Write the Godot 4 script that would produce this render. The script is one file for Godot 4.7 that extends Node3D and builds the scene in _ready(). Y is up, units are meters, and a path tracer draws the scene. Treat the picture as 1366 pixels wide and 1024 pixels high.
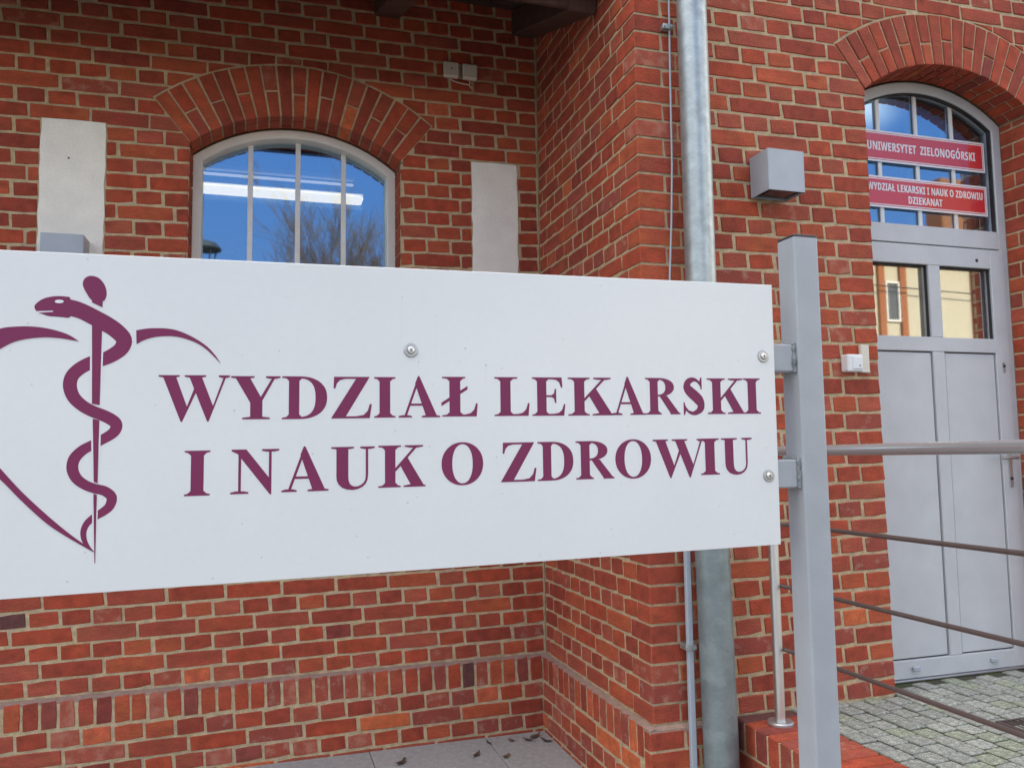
extends Node3D
# A red-brick university building seen past a white faculty sign. y up, metres, ground at y = 0.
const E := 1.48            # height of the eye; positions measured from the eye line are written E + ...
const DC := 1.258          # the entrance wall stands this far in front of the recessed wall
const CH := 0.077          # height of a brick course
const Y0 := E - 1.079      # underside of the first course above the plinth
const JT := 0.0108          # mortar joint

var rng := RandomNumberGenerator.new()
var M := {}
var taken := {}
var brick_mats := []
var pale_mats := []
var dark_mats := []
var head_meshes := []
var stretch_meshes := []
var cam_pos := Vector3(-1.481, E, 4.24)
var cr := Vector3(0.95576659, -0.01387841, 0.29379861)
var cu := Vector3(-0.01137503, 0.99639475, 0.08407206)
var cb := Vector3(-0.29390618, -0.08369524, 0.95216294)

# ---------------------------------------------------------------- helpers
func numbered(n: String) -> String:
	taken[n] = taken.get(n, -1) + 1
	return n if taken[n] == 0 else "%s_%03d" % [n, taken[n]]

func tag(o: Node, label: String, category: String, group := "") -> Node:
	o.set_meta("label", label)
	o.set_meta("category", category)
	if group: o.set_meta("group", group)
	return o

func thing(n: String, at: Vector3, label: String, category: String, group := "") -> Node3D:
	var o := Node3D.new()
	o.name = numbered(n)
	add_child(o)
	o.position = at
	tag(o, label, category, group)
	return o

func node(n: String, parent: Node, at := Vector3.ZERO) -> Node3D:
	var o := Node3D.new()
	o.name = n
	parent.add_child(o, true)
	o.position = at
	return o

func put(mesh: Mesh, n: String, mat: Material, parent: Node, xf := Transform3D()) -> MeshInstance3D:
	var o := MeshInstance3D.new()
	o.mesh = mesh
	o.name = n if parent != self else numbered(n)
	o.material_override = mat
	parent.add_child(o, true)
	o.transform = xf
	return o

func new_st() -> SurfaceTool:
	var st := SurfaceTool.new()
	st.begin(Mesh.PRIMITIVE_TRIANGLES)
	st.set_smooth_group(-1)
	return st

func done(st: SurfaceTool) -> ArrayMesh:
	st.generate_normals()
	return st.commit()

func build(st: SurfaceTool, n: String, mat: Material, parent: Node) -> MeshInstance3D:
	return put(done(st), n, mat, parent)

func struct(n: String, st: SurfaceTool, mat: Material) -> MeshInstance3D:
	var o := build(st, n, mat, self)
	o.set_meta("kind", "structure")
	return o

# a triangle turned so that it faces away from the point c
func tri(st: SurfaceTool, a: Vector3, b: Vector3, d: Vector3, c: Vector3) -> void:
	var n := (d - a).cross(b - a)
	if n.dot((a + b + d) / 3.0 - c) < 0.0:
		var t := b
		b = d
		d = t
	st.add_vertex(a); st.add_vertex(b); st.add_vertex(d)

func quad(st: SurfaceTool, a: Vector3, b: Vector3, d: Vector3, e: Vector3, c: Vector3) -> void:
	tri(st, a, b, d, c)
	tri(st, a, d, e, c)

# chamfered box
func cbox(st: SurfaceTool, ctr: Vector3, size: Vector3, ch := 0.003, bas := Basis()) -> void:
	var h := size / 2.0
	ch = minf(ch, minf(h.x, minf(h.y, h.z)) * 0.9)
	var p := {}
	for sx in [-1, 1]:
		for sy in [-1, 1]:
			for sz in [-1, 1]:
				var k := Vector3(sx, sy, sz)
				p[[k, 0]] = ctr + bas * (k * Vector3(h.x, h.y - ch, h.z - ch))
				p[[k, 1]] = ctr + bas * (k * Vector3(h.x - ch, h.y, h.z - ch))
				p[[k, 2]] = ctr + bas * (k * Vector3(h.x - ch, h.y - ch, h.z))
				tri(st, p[[k, 0]], p[[k, 1]], p[[k, 2]], ctr)
	for ax in 3:
		var b1 := (ax + 1) % 3
		var b2 := (ax + 2) % 3
		for s in [-1, 1]:
			var q := []
			for e in [[-1, -1], [1, -1], [1, 1], [-1, 1]]:
				var k := Vector3.ZERO
				k[ax] = s; k[b1] = e[0]; k[b2] = e[1]
				q.append(p[[k, ax]])
			quad(st, q[0], q[1], q[2], q[3], ctr)
		for e in [[-1, -1], [1, -1], [1, 1], [-1, 1]]:
			var k0 := Vector3.ZERO
			k0[ax] = -1; k0[b1] = e[0]; k0[b2] = e[1]
			var k1 := k0
			k1[ax] = 1
			quad(st, p[[k0, b1]], p[[k1, b1]], p[[k1, b2]], p[[k0, b2]], ctr)

func span(st: SurfaceTool, lo: Vector3, hi: Vector3, ch := 0.003) -> void:
	cbox(st, (lo + hi) / 2.0, hi - lo, ch)

# tube along points, smooth
func tube(st: SurfaceTool, pts: Array, r, seg := 12, caps := true) -> void:
	var n := pts.size()
	var side := Vector3.ZERO
	var rings := []
	for i in n:
		var t: Vector3 = (pts[mini(i + 1, n - 1)] - pts[maxi(i - 1, 0)]).normalized()
		if side == Vector3.ZERO:
			side = t.cross(Vector3.UP if absf(t.y) < 0.9 else Vector3.RIGHT).normalized()
		side = (side - t * side.dot(t)).normalized()
		var up := side.cross(t)
		var rr: float = r[i] if r is Array else r
		var ring := []
		for k in seg:
			var a := TAU * k / seg
			ring.append(pts[i] + (side * cos(a) + up * sin(a)) * rr)
		rings.append(ring)
	st.set_smooth_group(1)
	for i in n - 1:
		var c: Vector3 = (pts[i] + pts[i + 1]) / 2.0
		for k in seg:
			var k2 := (k + 1) % seg
			quad(st, rings[i][k], rings[i][k2], rings[i + 1][k2], rings[i + 1][k], c)
	st.set_smooth_group(-1)
	if caps:
		for e in [0, n - 1]:
			var c: Vector3 = pts[1] if e == 0 else pts[n - 2]
			for k in seg:
				tri(st, pts[e], rings[e][k], rings[e][(k + 1) % seg], c)

# lathe round y: profile of (radius, y)
func lathe(st: SurfaceTool, at: Vector3, prof: Array, seg := 24, bas := Basis()) -> void:
	st.set_smooth_group(-1)
	for i in prof.size() - 1:
		for k in seg:
			var a0 := TAU * k / seg
			var a1 := TAU * (k + 1) / seg
			var q := []
			for e in [[i, a0], [i, a1], [i + 1, a1], [i + 1, a0]]:
				var pr: Vector2 = prof[e[0]]
				q.append(at + bas * Vector3(cos(e[1]) * pr.x, pr.y, sin(e[1]) * pr.x))
			var mid: Vector2 = (prof[i] + prof[i + 1]) / 2.0
			var am := (a0 + a1) / 2.0
			var d: Vector2 = (prof[i + 1] - prof[i]).normalized()
			var out := bas * Vector3(cos(am) * d.y, -d.x, sin(am) * d.y)
			var cc := at + bas * Vector3(cos(am) * mid.x, mid.y, sin(am) * mid.x) - out * 0.01
			if prof[i].x > 0.0001: tri(st, q[0], q[1], q[2], cc)
			if prof[i + 1].x > 0.0001: tri(st, q[0], q[2], q[3], cc)

func ccw(p: PackedVector2Array) -> PackedVector2Array:
	if Geometry2D.is_polygon_clockwise(p):
		p.reverse()
	# Godot calls a polygon clockwise with y down; make sure by the signed area
	var s := 0.0
	for i in p.size():
		s += p[i].cross(p[(i + 1) % p.size()])
	if s < 0.0: p.reverse()
	return p

# flat outline pushed along z from zb to zf, with a bevelled front edge
func prism(st: SurfaceTool, poly: PackedVector2Array, zf: float, zb: float, bev := 0.0, xf := Transform3D(), back := false) -> void:
	poly = ccw(poly)
	var n := poly.size()
	var inner := PackedVector2Array()
	for i in n:
		if bev <= 0.0:
			inner.append(poly[i])
			continue
		var d0 := (poly[i] - poly[(i + n - 1) % n]).normalized()
		var d1 := (poly[(i + 1) % n] - poly[i]).normalized()
		var nn := Vector2(-d0.y, d0.x) + Vector2(-d1.y, d1.x)
		var l := maxf(nn.length(), 0.3)
		inner.append(poly[i] + nn / l * minf(bev * 2.0 / l, bev * 2.0))
	var idx := Geometry2D.triangulate_polygon(inner)
	if idx.is_empty():      # the bevel made a thin sliver cross itself: keep this outline square-edged
		inner = poly
		idx = Geometry2D.triangulate_polygon(inner)
	for i in range(0, idx.size(), 3):
		var t := [inner[idx[i]], inner[idx[i + 1]], inner[idx[i + 2]]]
		var s: float = (t[1] - t[0]).cross(t[2] - t[0])
		var o := [0, 2, 1] if s > 0.0 else [0, 1, 2]
		for k in o: st.add_vertex(xf * Vector3(t[k].x, t[k].y, zf))
		if back:
			for k in [o[0], o[2], o[1]]: st.add_vertex(xf * Vector3(t[k].x, t[k].y, zb))
	for i in n:
		var j := (i + 1) % n
		var a := poly[i]
		var b := poly[j]
		var zm := zf - bev
		if bev > 0.0:
			for q in [[inner[i], zf], [b, zm], [inner[j], zf], [inner[i], zf], [a, zm], [b, zm]]:
				st.add_vertex(xf * Vector3(q[0].x, q[0].y, q[1]))
		for q in [[a, zm], [b, zb], [b, zm], [a, zm], [a, zb], [b, zb]]:
			st.add_vertex(xf * Vector3(q[0].x, q[0].y, q[1]))

func pts2(a: Array) -> PackedVector2Array:
	var p := PackedVector2Array()
	for i in range(0, a.size(), 2): p.append(Vector2(a[i], a[i + 1]))
	return p

func pixel(p: Vector3) -> Vector3:      # where the photograph's camera sees a point, only used to decide which bricks get a node of their own
	var d := p - cam_pos
	var z := -d.dot(cb)
	return Vector3(683.0 + 1081.0 * d.dot(cr) / z, 512.0 - 1081.0 * d.dot(cu) / z, z)

func shown(p: Vector3) -> bool:
	var q := pixel(p)
	if q.z < 0.1 or q.x < -30 or q.x > 1396 or q.y < -22 or q.y > 1046: return false
	return not (q.x < 1022 and q.y > 345 + 0.046 * q.x and q.y < 786 - 0.071 * q.x)

# ---------------------------------------------------------------- materials
func lin(r: float, g: float, b: float, a := 1.0) -> Color:
	var c := Color(r, g, b).linear_to_srgb()
	c.a = a
	return c

func noise(sd: int, f: float, oct := 4, kind := FastNoiseLite.TYPE_SIMPLEX_SMOOTH) -> FastNoiseLite:
	var n := FastNoiseLite.new()
	n.seed = sd
	n.noise_type = kind
	n.frequency = f
	n.fractal_octaves = oct
	return n

# a tiling picture: fn(u, v) is asked on a torus so that the edges meet
func tex(size: int, fn: Callable) -> ImageTexture:
	var im := Image.create(size, size, false, Image.FORMAT_RGB8)
	for y in size:
		for x in size:
			im.set_pixel(x, y, fn.call(x, y))
	return ImageTexture.create_from_image(im)

func seamless(n: FastNoiseLite, size: int) -> Image:
	var im := n.get_seamless_image(size, size, false, false, 0.2)
	im.convert(Image.FORMAT_L8)
	return im

func at(im: Image, x: int, y: int) -> float:
	return im.get_pixel(x, y).r

func mat(c: Color, rough := 0.8, metal := 0.0) -> StandardMaterial3D:
	var m := StandardMaterial3D.new()
	m.albedo_color = c
	m.roughness = rough
	m.metallic = metal
	return m

func tri_mat(c: Color, t: Texture2D, scale: float, rough := 0.9, bump: Texture2D = null, bump_cm := 0.1) -> StandardMaterial3D:
	var m := mat(c, rough)
	m.albedo_texture = t
	m.uv1_triplanar = true
	m.uv1_world_triplanar = true
	m.uv1_scale = Vector3(scale, scale, scale)
	if bump:
		m.heightmap_enabled = true
		m.heightmap_texture = bump
		m.heightmap_scale = bump_cm
	return m

func make_materials() -> void:
	var S := 512
	var fine := seamless(noise(1, 0.09, 5), S)
	var blot := seamless(noise(2, 0.012, 4), S)
	var wide := seamless(noise(3, 0.006, 3), S)
	var speck := seamless(noise(4, 0.16, 2, FastNoiseLite.TYPE_VALUE), S)
	var grain := ImageTexture.create_from_image(fine)
	# fired clay: grain, cloudy firing marks and dark pits
	var clay := tex(S, func(x, y):
		var v := 0.70 + 0.17 * at(fine, x, y) + 0.18 * (at(blot, x, y) - 0.5) + 0.12 * (at(wide, x, y) - 0.5)
		if at(speck, x, y) < 0.15: v *= 0.80
		if at(speck, x, y) > 0.9: v *= 1.1
		return Color(clampf(v * 1.02, 0, 1), clampf(v * (0.98 + 0.12 * (at(blot, y, x) - 0.5)), 0, 1), clampf(v, 0, 1)))
	# clay with drag marks from the wire and a kiln scar
	var dragged := tex(S, func(x, y):
		var v := 0.71 + 0.15 * at(fine, x, y) + 0.16 * (at(blot, (x / 4) % S, y) - 0.5) + 0.14 * (at(fine, (x / 6) % S, y) - 0.5) + 0.12 * (at(wide, y, x) - 0.5)
		if at(speck, y, x) < 0.13: v *= 0.78
		return Color(clampf(v * 1.02, 0, 1), clampf(v * (0.97 + 0.16 * (at(wide, x, y) - 0.5)), 0, 1), clampf(v, 0, 1)))
	# clay with a crust of lime salts
	var salted := func(strength: float, base: Color, crust: Color):
		return tex(S, func(x, y):
			var v := 0.8 + 0.3 * at(fine, x, y) + 0.3 * (at(wide, y, x) - 0.5)
			var k := clampf((at(blot, x, y) * 0.7 + at(speck, x, y) * 0.2 + at(fine, y, x) * 0.25 - 0.66 + strength) * 1.9, 0.0, 0.62)
			var b := Color(base.r * v, base.g * v, base.b * v)
			return b.lerp(crust, k).linear_to_srgb())
	var salt_a = salted.call(0.10, Color(0.35, 0.072, 0.040), Color(0.50, 0.26, 0.18))
	var salt_b = salted.call(0.22, Color(0.38, 0.085, 0.048), Color(0.48, 0.21, 0.145))
	var salt_c = salted.call(0.04, Color(0.30, 0.062, 0.040), Color(0.45, 0.28, 0.21))
	for c in [Color(0.62, 0.122, 0.049), Color(0.53, 0.098, 0.043), Color(0.68, 0.152, 0.056), Color(0.47, 0.088, 0.043), Color(0.59, 0.140, 0.070), Color(0.62, 0.112, 0.042), Color(0.55, 0.116, 0.055)]:
		brick_mats.append(tri_mat(c.linear_to_srgb(), clay if brick_mats.size() % 2 else dragged, 2.7 - 0.13 * brick_mats.size(), 0.88, grain, 0.2))
	for c in [Color(0.21, 0.080, 0.065), Color(0.38, 0.075, 0.050), Color(0.90, 0.225, 0.070), Color(0.42, 0.10, 0.065), Color(0.86, 0.20, 0.075)]:
		dark_mats.append(tri_mat(c.linear_to_srgb(), clay, 2.7, 0.85, grain, 0.16))
	for t in [salt_a, salt_b, salt_c]:
		pale_mats.append(tri_mat(Color.WHITE, t, 2.3, 0.92, grain, 0.16))
	var sand := tex(S, func(x, y):
		var v := 0.87 + 0.26 * (at(fine, x, y) - 0.5) + 0.18 * (at(blot, x, y) - 0.5)
		var d := at(speck, x, y)
		if d < 0.13: v *= 0.8
		return Color(clampf(v * 1.02, 0, 1), clampf(v, 0, 1), clampf(v * (0.93 + 0.1 * at(wide, x, y)), 0, 1)))
	M.mortar = tri_mat(lin(0.68, 0.555, 0.35), sand, 3.1, 0.95, grain, 0.25)
	M.ledge = tri_mat(lin(0.48, 0.34, 0.28), sand, 3.1, 0.95, grain, 0.3)
	M.plaster = tri_mat(lin(0.96, 0.93, 0.85), tex(S, func(x, y):
		var v := 0.93 + 0.06 * at(fine, x, y) + 0.05 * (at(wide, x, y) - 0.5)
		return Color(minf(v, 1), minf(v * 0.995, 1), minf(v * 0.985, 1))), 1.7, 0.9, grain, 0.12)
	# painted and coated things
	var film := tex(S, func(x, y):
		var v := 0.955 + 0.05 * (at(wide, x, y) - 0.5) + 0.03 * (at(fine, x, y) - 0.5)
		if at(speck, x, y) < 0.075: v *= 0.93
		return Color(v, v, v))
	var clean := tex(S, func(x, y):
		var v := 0.975 + 0.012 * (at(wide, x, y) - 0.5) + 0.010 * (at(fine, x, y) - 0.5)
		if at(speck, x, y) < 0.055: v *= 0.975
		return Color(v, v, v))
	# flecks of dirt and thin run marks left on the sheet by rain
	var im := clean.get_image()
	var rr := RandomNumberGenerator.new()
	rr.seed = 5
	for i in 70:
		var sx := rr.randi_range(2, S - 4)
		var sy := rr.randi_range(2, S - 60)
		var k := rr.randf_range(0.72, 0.93)
		im.set_pixel(sx, sy, im.get_pixel(sx, sy) * Color(k, k, k * 0.98))
		if i % 4 == 0: im.set_pixel(sx + 1, sy, im.get_pixel(sx + 1, sy) * Color(k, k, k))
		if i % 6 == 0:
			for q in rr.randi_range(8, 50): im.set_pixel(sx, sy + q, im.get_pixel(sx, sy + q) * Color(0.985, 0.985, 0.98))
	clean = ImageTexture.create_from_image(im)
	M.board = tri_mat(lin(0.81, 0.83, 0.82), clean, 1.1, 0.30)
	M.board_edge = mat(lin(0.35, 0.35, 0.36), 0.6)
	M.vinyl = tri_mat(lin(0.22, 0.018, 0.092), film, 2.3, 0.6)
	M.white_print = mat(lin(0.80, 0.82, 0.84), 0.35)
	M.post_paint = tri_mat(lin(0.42, 0.45, 0.48), film, 2.7, 0.38)
	M.weld = tri_mat(lin(0.50, 0.52, 0.54), film, 20.0, 0.45, grain, 0.5)
	M.door_paint = tri_mat(lin(0.58, 0.60, 0.62), film, 1.3, 0.34)
	M.lamp_paint = tri_mat(lin(0.44, 0.48, 0.53), film, 2.1, 0.42)
	M.black_plastic = mat(lin(0.022, 0.023, 0.028), 0.5)
	M.gasket = mat(lin(0.02, 0.02, 0.022), 0.6)
	M.white_frame = tri_mat(lin(0.86, 0.84, 0.78), film, 1.7, 0.45)
	M.white_plastic = mat(lin(0.74, 0.75, 0.76), 0.45)
	M.cream_plastic = mat(lin(0.66, 0.62, 0.52), 0.5)
	var spangle_n := noise(9, 0.035, 1, FastNoiseLite.TYPE_CELLULAR)
	spangle_n.cellular_return_type = FastNoiseLite.RETURN_CELL_VALUE
	var spangle := seamless(spangle_n, S)
	var zinc := tex(S, func(x, y):
		var v := 0.72 + 0.07 * at(spangle, x, y) + 0.16 * (at(blot, x, y) - 0.5) + 0.06 * at(fine, x, y)
		return Color(v * 0.97, v, v * 1.02))
	M.zinc = tri_mat(lin(0.74, 0.77, 0.74), zinc, 2.2, 0.46)
	M.zinc.metallic = 0.75
	M.dull_pipe = tri_mat(lin(0.44, 0.50, 0.49), zinc, 1.3, 0.42)
	M.dull_pipe.metallic = 0.4
	M.conduit = tri_mat(lin(0.42, 0.47, 0.53), film, 3.0, 0.5)
	M.steel = mat(lin(0.74, 0.74, 0.73), 0.42, 1.0)
	M.steel_fine = mat(lin(0.46, 0.47, 0.48), 0.38, 0.75)
	M.handrail = mat(lin(0.50, 0.51, 0.52), 0.2, 0.6)
	M.rod = mat(lin(0.19, 0.15, 0.14), 0.38, 0.7)
	M.recess = mat(lin(0.03, 0.03, 0.03), 0.7)
	M.wood = tri_mat(lin(0.12, 0.066, 0.042), clay, 1.2, 0.8, grain, 0.2)
	M.wood_grey = tri_mat(lin(0.085, 0.060, 0.045), clay, 1.2, 0.85, grain, 0.2)
	# panes: a clear outer pane and a coated inner one that mirrors part of the light
	M.pane = glass(0.065, Color(0.93, 0.97, 1.0))
	M.coated = glass(0.62, Color(0.93, 0.95, 0.96))
	M.blue_coated = glass(0.58, Color(0.80, 0.93, 1.0))
	M.red_plate = mat(lin(0.60, 0.012, 0.022), 0.4)
	M.plate_white = mat(lin(0.80, 0.80, 0.80), 0.4)
	# paving
	var granite := tex(S, func(x, y):
		var d := at(speck, x, y)
		var f := at(fine, x, y)
		var v := 0.62 + 0.30 * (f - 0.5) + 0.26 * (at(blot, x, y) - 0.5)
		if d < 0.30: v *= 0.52
		elif d > 0.72: v *= 1.25
		return Color(clampf(v, 0, 1), clampf(v * 1.01, 0, 1), clampf(v * 0.985, 0, 1)))
	M.pavers = []
	for c in [Color(0.88, 0.90, 0.86), Color(0.80, 0.82, 0.78), Color(0.98, 1.0, 0.95), Color(0.80, 0.86, 0.70)]:
		M.pavers.append(tri_mat(c.linear_to_srgb(), granite, 5.5, 0.85, grain, 0.14))
	var concrete := tex(S, func(x, y):
		var d := at(speck, x, y)
		var v := 0.80 + 0.20 * (at(fine, x, y) - 0.5) + 0.10 * (at(blot, x, y) - 0.5)
		if d < 0.24: v *= 0.72
		return Color(v, v * 0.99, v))
	M.slabs = []
	for c in [Color(0.88, 0.91, 0.86), Color(0.84, 0.87, 0.83), Color(0.92, 0.95, 0.90)]:
		M.slabs.append(tri_mat((c * 0.72).linear_to_srgb(), concrete, 4.0, 0.9, grain, 0.14))
	M.moss = tri_mat(Color.WHITE, tex(S, func(x, y):
		var k := clampf((at(blot, x, y) - 0.42) * 4.0, 0, 1)
		var v := 0.6 + 0.8 * at(fine, x, y)
		return Color(0.05 * v, 0.045 * v, 0.035 * v).lerp(Color(0.05 * v, 0.075 * v, 0.022 * v), k).linear_to_srgb()), 1.9, 0.95, grain, 0.4)
	M.asphalt = tri_mat(lin(0.20, 0.19, 0.175), granite, 0.8, 0.92)
	M.kerb_dirt = tri_mat(lin(0.07, 0.06, 0.05), sand, 3.0, 0.95)
	M.leaf = mat(lin(0.085, 0.055, 0.034), 0.8)
	M.leaf_brown = mat(lin(0.17, 0.095, 0.05), 0.8)
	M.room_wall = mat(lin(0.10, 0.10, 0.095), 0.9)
	M.tube = mat(lin(0.8, 0.8, 0.78), 0.5)
	M.tube.emission_enabled = true
	M.tube.emission = Color(1.0, 0.95, 0.78)
	M.tube.emission_energy_multiplier = 1.15
	M.tube_dim = mat(lin(0.8, 0.8, 0.78), 0.5)
	M.tube_dim.emission_enabled = true
	M.tube_dim.emission = Color(1.0, 0.97, 0.88)
	M.tube_dim.emission_energy_multiplier = 0.45
	M.ochre = mat(lin(0.50, 0.465, 0.36), 0.9)
	M.far_brick = tri_mat(lin(0.42, 0.16, 0.07), sand, 0.9, 0.9)
	M.roof_tile = tri_mat(lin(0.40, 0.13, 0.065), clay, 0.8, 0.8)
	M.bark = tri_mat(lin(0.26, 0.20, 0.16), clay, 2.0, 0.95)
	M.far_glass = mat(lin(0.05, 0.06, 0.07), 0.1)
	M.lamp_black = mat(lin(0.02, 0.022, 0.025), 0.5)

func glass(share: float, c: Color) -> StandardMaterial3D:
	var m := StandardMaterial3D.new()
	m.transparency = BaseMaterial3D.TRANSPARENCY_ALPHA
	m.albedo_color = Color(c.r, c.g, c.b, share)
	var im := Image.create(4, 4, false, Image.FORMAT_RGBA8)
	im.fill(Color.WHITE)
	m.albedo_texture = ImageTexture.create_from_image(im)
	m.metallic = 1.0
	m.roughness = 0.02
	return m

# ---------------------------------------------------------------- bricks
func worn_outline(w: float, h: float, sd: int, worn := 1.0) -> PackedVector2Array:
	var r := RandomNumberGenerator.new()
	r.seed = sd
	var p := PackedVector2Array()
	var j := func(k: float): return r.randf_range(-k, k) * worn
	var hw := w / 2.0
	var hh := h / 2.0
	var nx := 3 if w > 0.2 else 2
	var c := 0.0035
	for side in 4:
		var a := [Vector2(-hw, -hh), Vector2(hw, -hh), Vector2(hw, hh), Vector2(-hw, hh)][side] as Vector2
		var b := [Vector2(hw, -hh), Vector2(hw, hh), Vector2(-hw, hh), Vector2(-hw, -hh)][side] as Vector2
		var d := (b - a).normalized()
		var n := Vector2(-d.y, d.x)
		p.append(a + d * (c + absf(j.call(0.002)) + (0.006 * r.randf() if (sd + side) % 9 == 0 else 0.0)) + n * (j.call(0.0008) + (0.0012 * r.randf() if (sd + side) % 7 == 0 else 0.0)))
		if side % 2 == 0:
			for k in range(1, nx): p.append(a.lerp(b, float(k) / nx + j.call(0.08)) + n * j.call(0.0012))
	return p

func make_bricks() -> void:
	for i in 14:
		for kind in 2:
			var st := new_st()
			prism(st, worn_outline([0.12, 0.25][kind], 0.065, 100 + i * 7 + kind), 0.0, -0.025, 0.0022 + 0.0016 * (i % 3) / 2.0)
			[head_meshes, stretch_meshes][kind].append(done(st))

func brick_mat(pale := 0.06, odd := 0.05) -> Material:
	var r := rng.randf()
	if r < pale: return pale_mats[rng.randi() % pale_mats.size()]
	if r < pale + odd: return dark_mats[rng.randi_range(0 if odd > 0.03 else 1, dark_mats.size() - 1)]
	return brick_mats[rng.randi() % brick_mats.size()]

# Collects bricks of one wall: each that the photograph shows becomes a node, the others are joined.
class Lay:
	var host: Node3D
	var frame: Transform3D
	var rest := {}
	var count := 0
	var nm := "brick"
	var most := 320

func lay_mesh(l: Lay, mesh: Mesh, local: Transform3D, m: Material, force_rest := false) -> void:
	var w := l.frame * local
	if not force_rest and l.count < l.most and shown(l.host.global_transform * w.origin if l.host.is_inside_tree() else w.origin):
		put(mesh, l.nm, m, l.host, w)
		l.count += 1
	else:
		if not l.rest.has(m): l.rest[m] = new_st()
		(l.rest[m] as SurfaceTool).append_from(mesh, 0, w)

func lay_done(l: Lay, n := "hidden_bricks") -> void:
	if l.rest.is_empty(): return
	var am := ArrayMesh.new()
	var i := 0
	for m in l.rest:
		(l.rest[m] as SurfaceTool).commit(am)
		am.surface_set_material(i, m)
		i += 1
	var o := MeshInstance3D.new()
	o.mesh = am
	o.name = n
	o.set_meta("kind", "stuff")
	l.host.add_child(o, true)

func lay_rect(l: Lay, x0: float, x1: float, y0: float, y1: float, m: Material, proud := 0.0, tilt := 0.004) -> void:
	var w := x1 - x0
	var h := y1 - y0
	if w < 0.012 or h < 0.012: return
	var long := w > 0.17
	var mesh: Mesh = (stretch_meshes if long else head_meshes)[rng.randi() % 14]
	var sx := w / (0.25 if long else 0.12)
	var sy := h / 0.065
	var b := Basis(Vector3(0, 0, 1), rng.randf_range(-tilt, tilt)) * Basis.from_scale(Vector3(sx, sy, 1.0))
	if rng.randf() < 0.5: b = b * Basis.from_scale(Vector3(-1, -1, 1))
	lay_mesh(l, mesh, Transform3D(b, Vector3((x0 + x1) / 2, (y0 + y1) / 2, proud + rng.randf_range(-0.0016, 0.0016))), m)

func lay_poly(l: Lay, poly: PackedVector2Array, m: Material) -> void:
	var c := Vector2.ZERO
	for p in poly: c += p
	c /= poly.size()
	var q := PackedVector2Array()
	for p in poly: q.append(p - c)
	var area := 0.0
	for i in q.size(): area += q[i].cross(q[(i + 1) % q.size()]) / 2.0
	if absf(area) < 0.00045: return
	var st := new_st()
	prism(st, q, 0.0, -0.025, 0.0022)
	lay_mesh(l, done(st), Transform3D(Basis(), Vector3(c.x, c.y, rng.randf_range(-0.0015, 0.0015))), m)

# One course from joint to joint, cut round the holes (outlines already widened by a joint)
func course(l: Lay, joints: Array, y0: float, holes: Array, pale: Callable, proud := 0.0, h := CH) -> void:
	for i in joints.size() - 1:
		var a: float = joints[i] + JT / 2 + rng.randf_range(-0.0022, 0.0022)
		var b: float = joints[i + 1] - JT / 2 + rng.randf_range(-0.0022, 0.0022)
		var lo := y0 + JT / 2 + rng.randf_range(-0.001, 0.001)
		var hi := y0 + h - JT / 2 + rng.randf_range(-0.001, 0.001)
		if b - a < 0.015: continue
		var m: Material = pale.call((a + b) / 2, (lo + hi) / 2)
		var rect := PackedVector2Array([Vector2(a, lo), Vector2(b, lo), Vector2(b, hi), Vector2(a, hi)])
		var pieces := [rect]
		var cut := false
		for hole in holes:
			var next := []
			for pc in pieces:
				var over := Geometry2D.intersect_polygons(pc, hole)
				if over.is_empty():
					next.append(pc)
				else:
					cut = true
					for r in Geometry2D.clip_polygons(pc, hole): next.append(r)
			pieces = next
		if not cut:
			lay_rect(l, a, b, lo, hi, m, proud)
		else:
			for pc in pieces:
				if pc.size() >= 3:
					var mn := Vector2(9e9, 9e9)
					var mx := -mn
					for p in pc:
						mn = mn.min(p)
						mx = mx.max(p)
					if pc.size() == 4 and (mx - mn).x * (mx - mn).y - absf(poly_area(pc)) < 1e-6: lay_rect(l, mn.x, mx.x, mn.y, mx.y, m, proud)
					else: lay_poly(l, pc, m)

func poly_area(p: PackedVector2Array) -> float:
	var s := 0.0
	for i in p.size(): s += p[i].cross(p[(i + 1) % p.size()]) / 2.0
	return s

# opening with a segmental head: centre of the curve c, radius r, half width hw, down to yb
func arch_outline(c: Vector2, r: float, half: float, yb: float, n := 24) -> PackedVector2Array:
	var p := PackedVector2Array([Vector2(c.x - half, yb), Vector2(c.x + half, yb)])
	var a0 := asin(half / r)
	for i in n + 1:
		var a := a0 - 2.0 * a0 * i / n
		p.append(c + Vector2(sin(a), cos(a)) * r)
	return p

func ring_outline(c: Vector2, ri: float, ro: float, a0: float, a1: float, n := 20) -> PackedVector2Array:
	var p := PackedVector2Array()
	for i in n + 1:
		var a := lerpf(a0, a1, float(i) / n)
		p.append(c + Vector2(sin(a), cos(a)) * ri)
	for i in n + 1:
		var a := lerpf(a1, a0, float(i) / n)
		p.append(c + Vector2(sin(a), cos(a)) * ro)
	return p

# wall slab of mortar with an opening, built as two halves left and right of the opening's middle
func slab(x0: float, x1: float, y0: float, y1: float, open: PackedVector2Array, mx: float, zf: float, zb: float, xf := Transform3D()) -> ArrayMesh:
	var st := new_st()
	for s in 2:
		var half := PackedVector2Array([Vector2(x0, y0), Vector2(mx, y0), Vector2(mx, y1), Vector2(x0, y1)]) if s == 0 else PackedVector2Array([Vector2(mx, y0), Vector2(x1, y0), Vector2(x1, y1), Vector2(mx, y1)])
		for pc in (Geometry2D.clip_polygons(half, open) if open.size() else [half]):
			prism(st, pc, zf, zb, 0.0, xf, true)
	return done(st)

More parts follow.
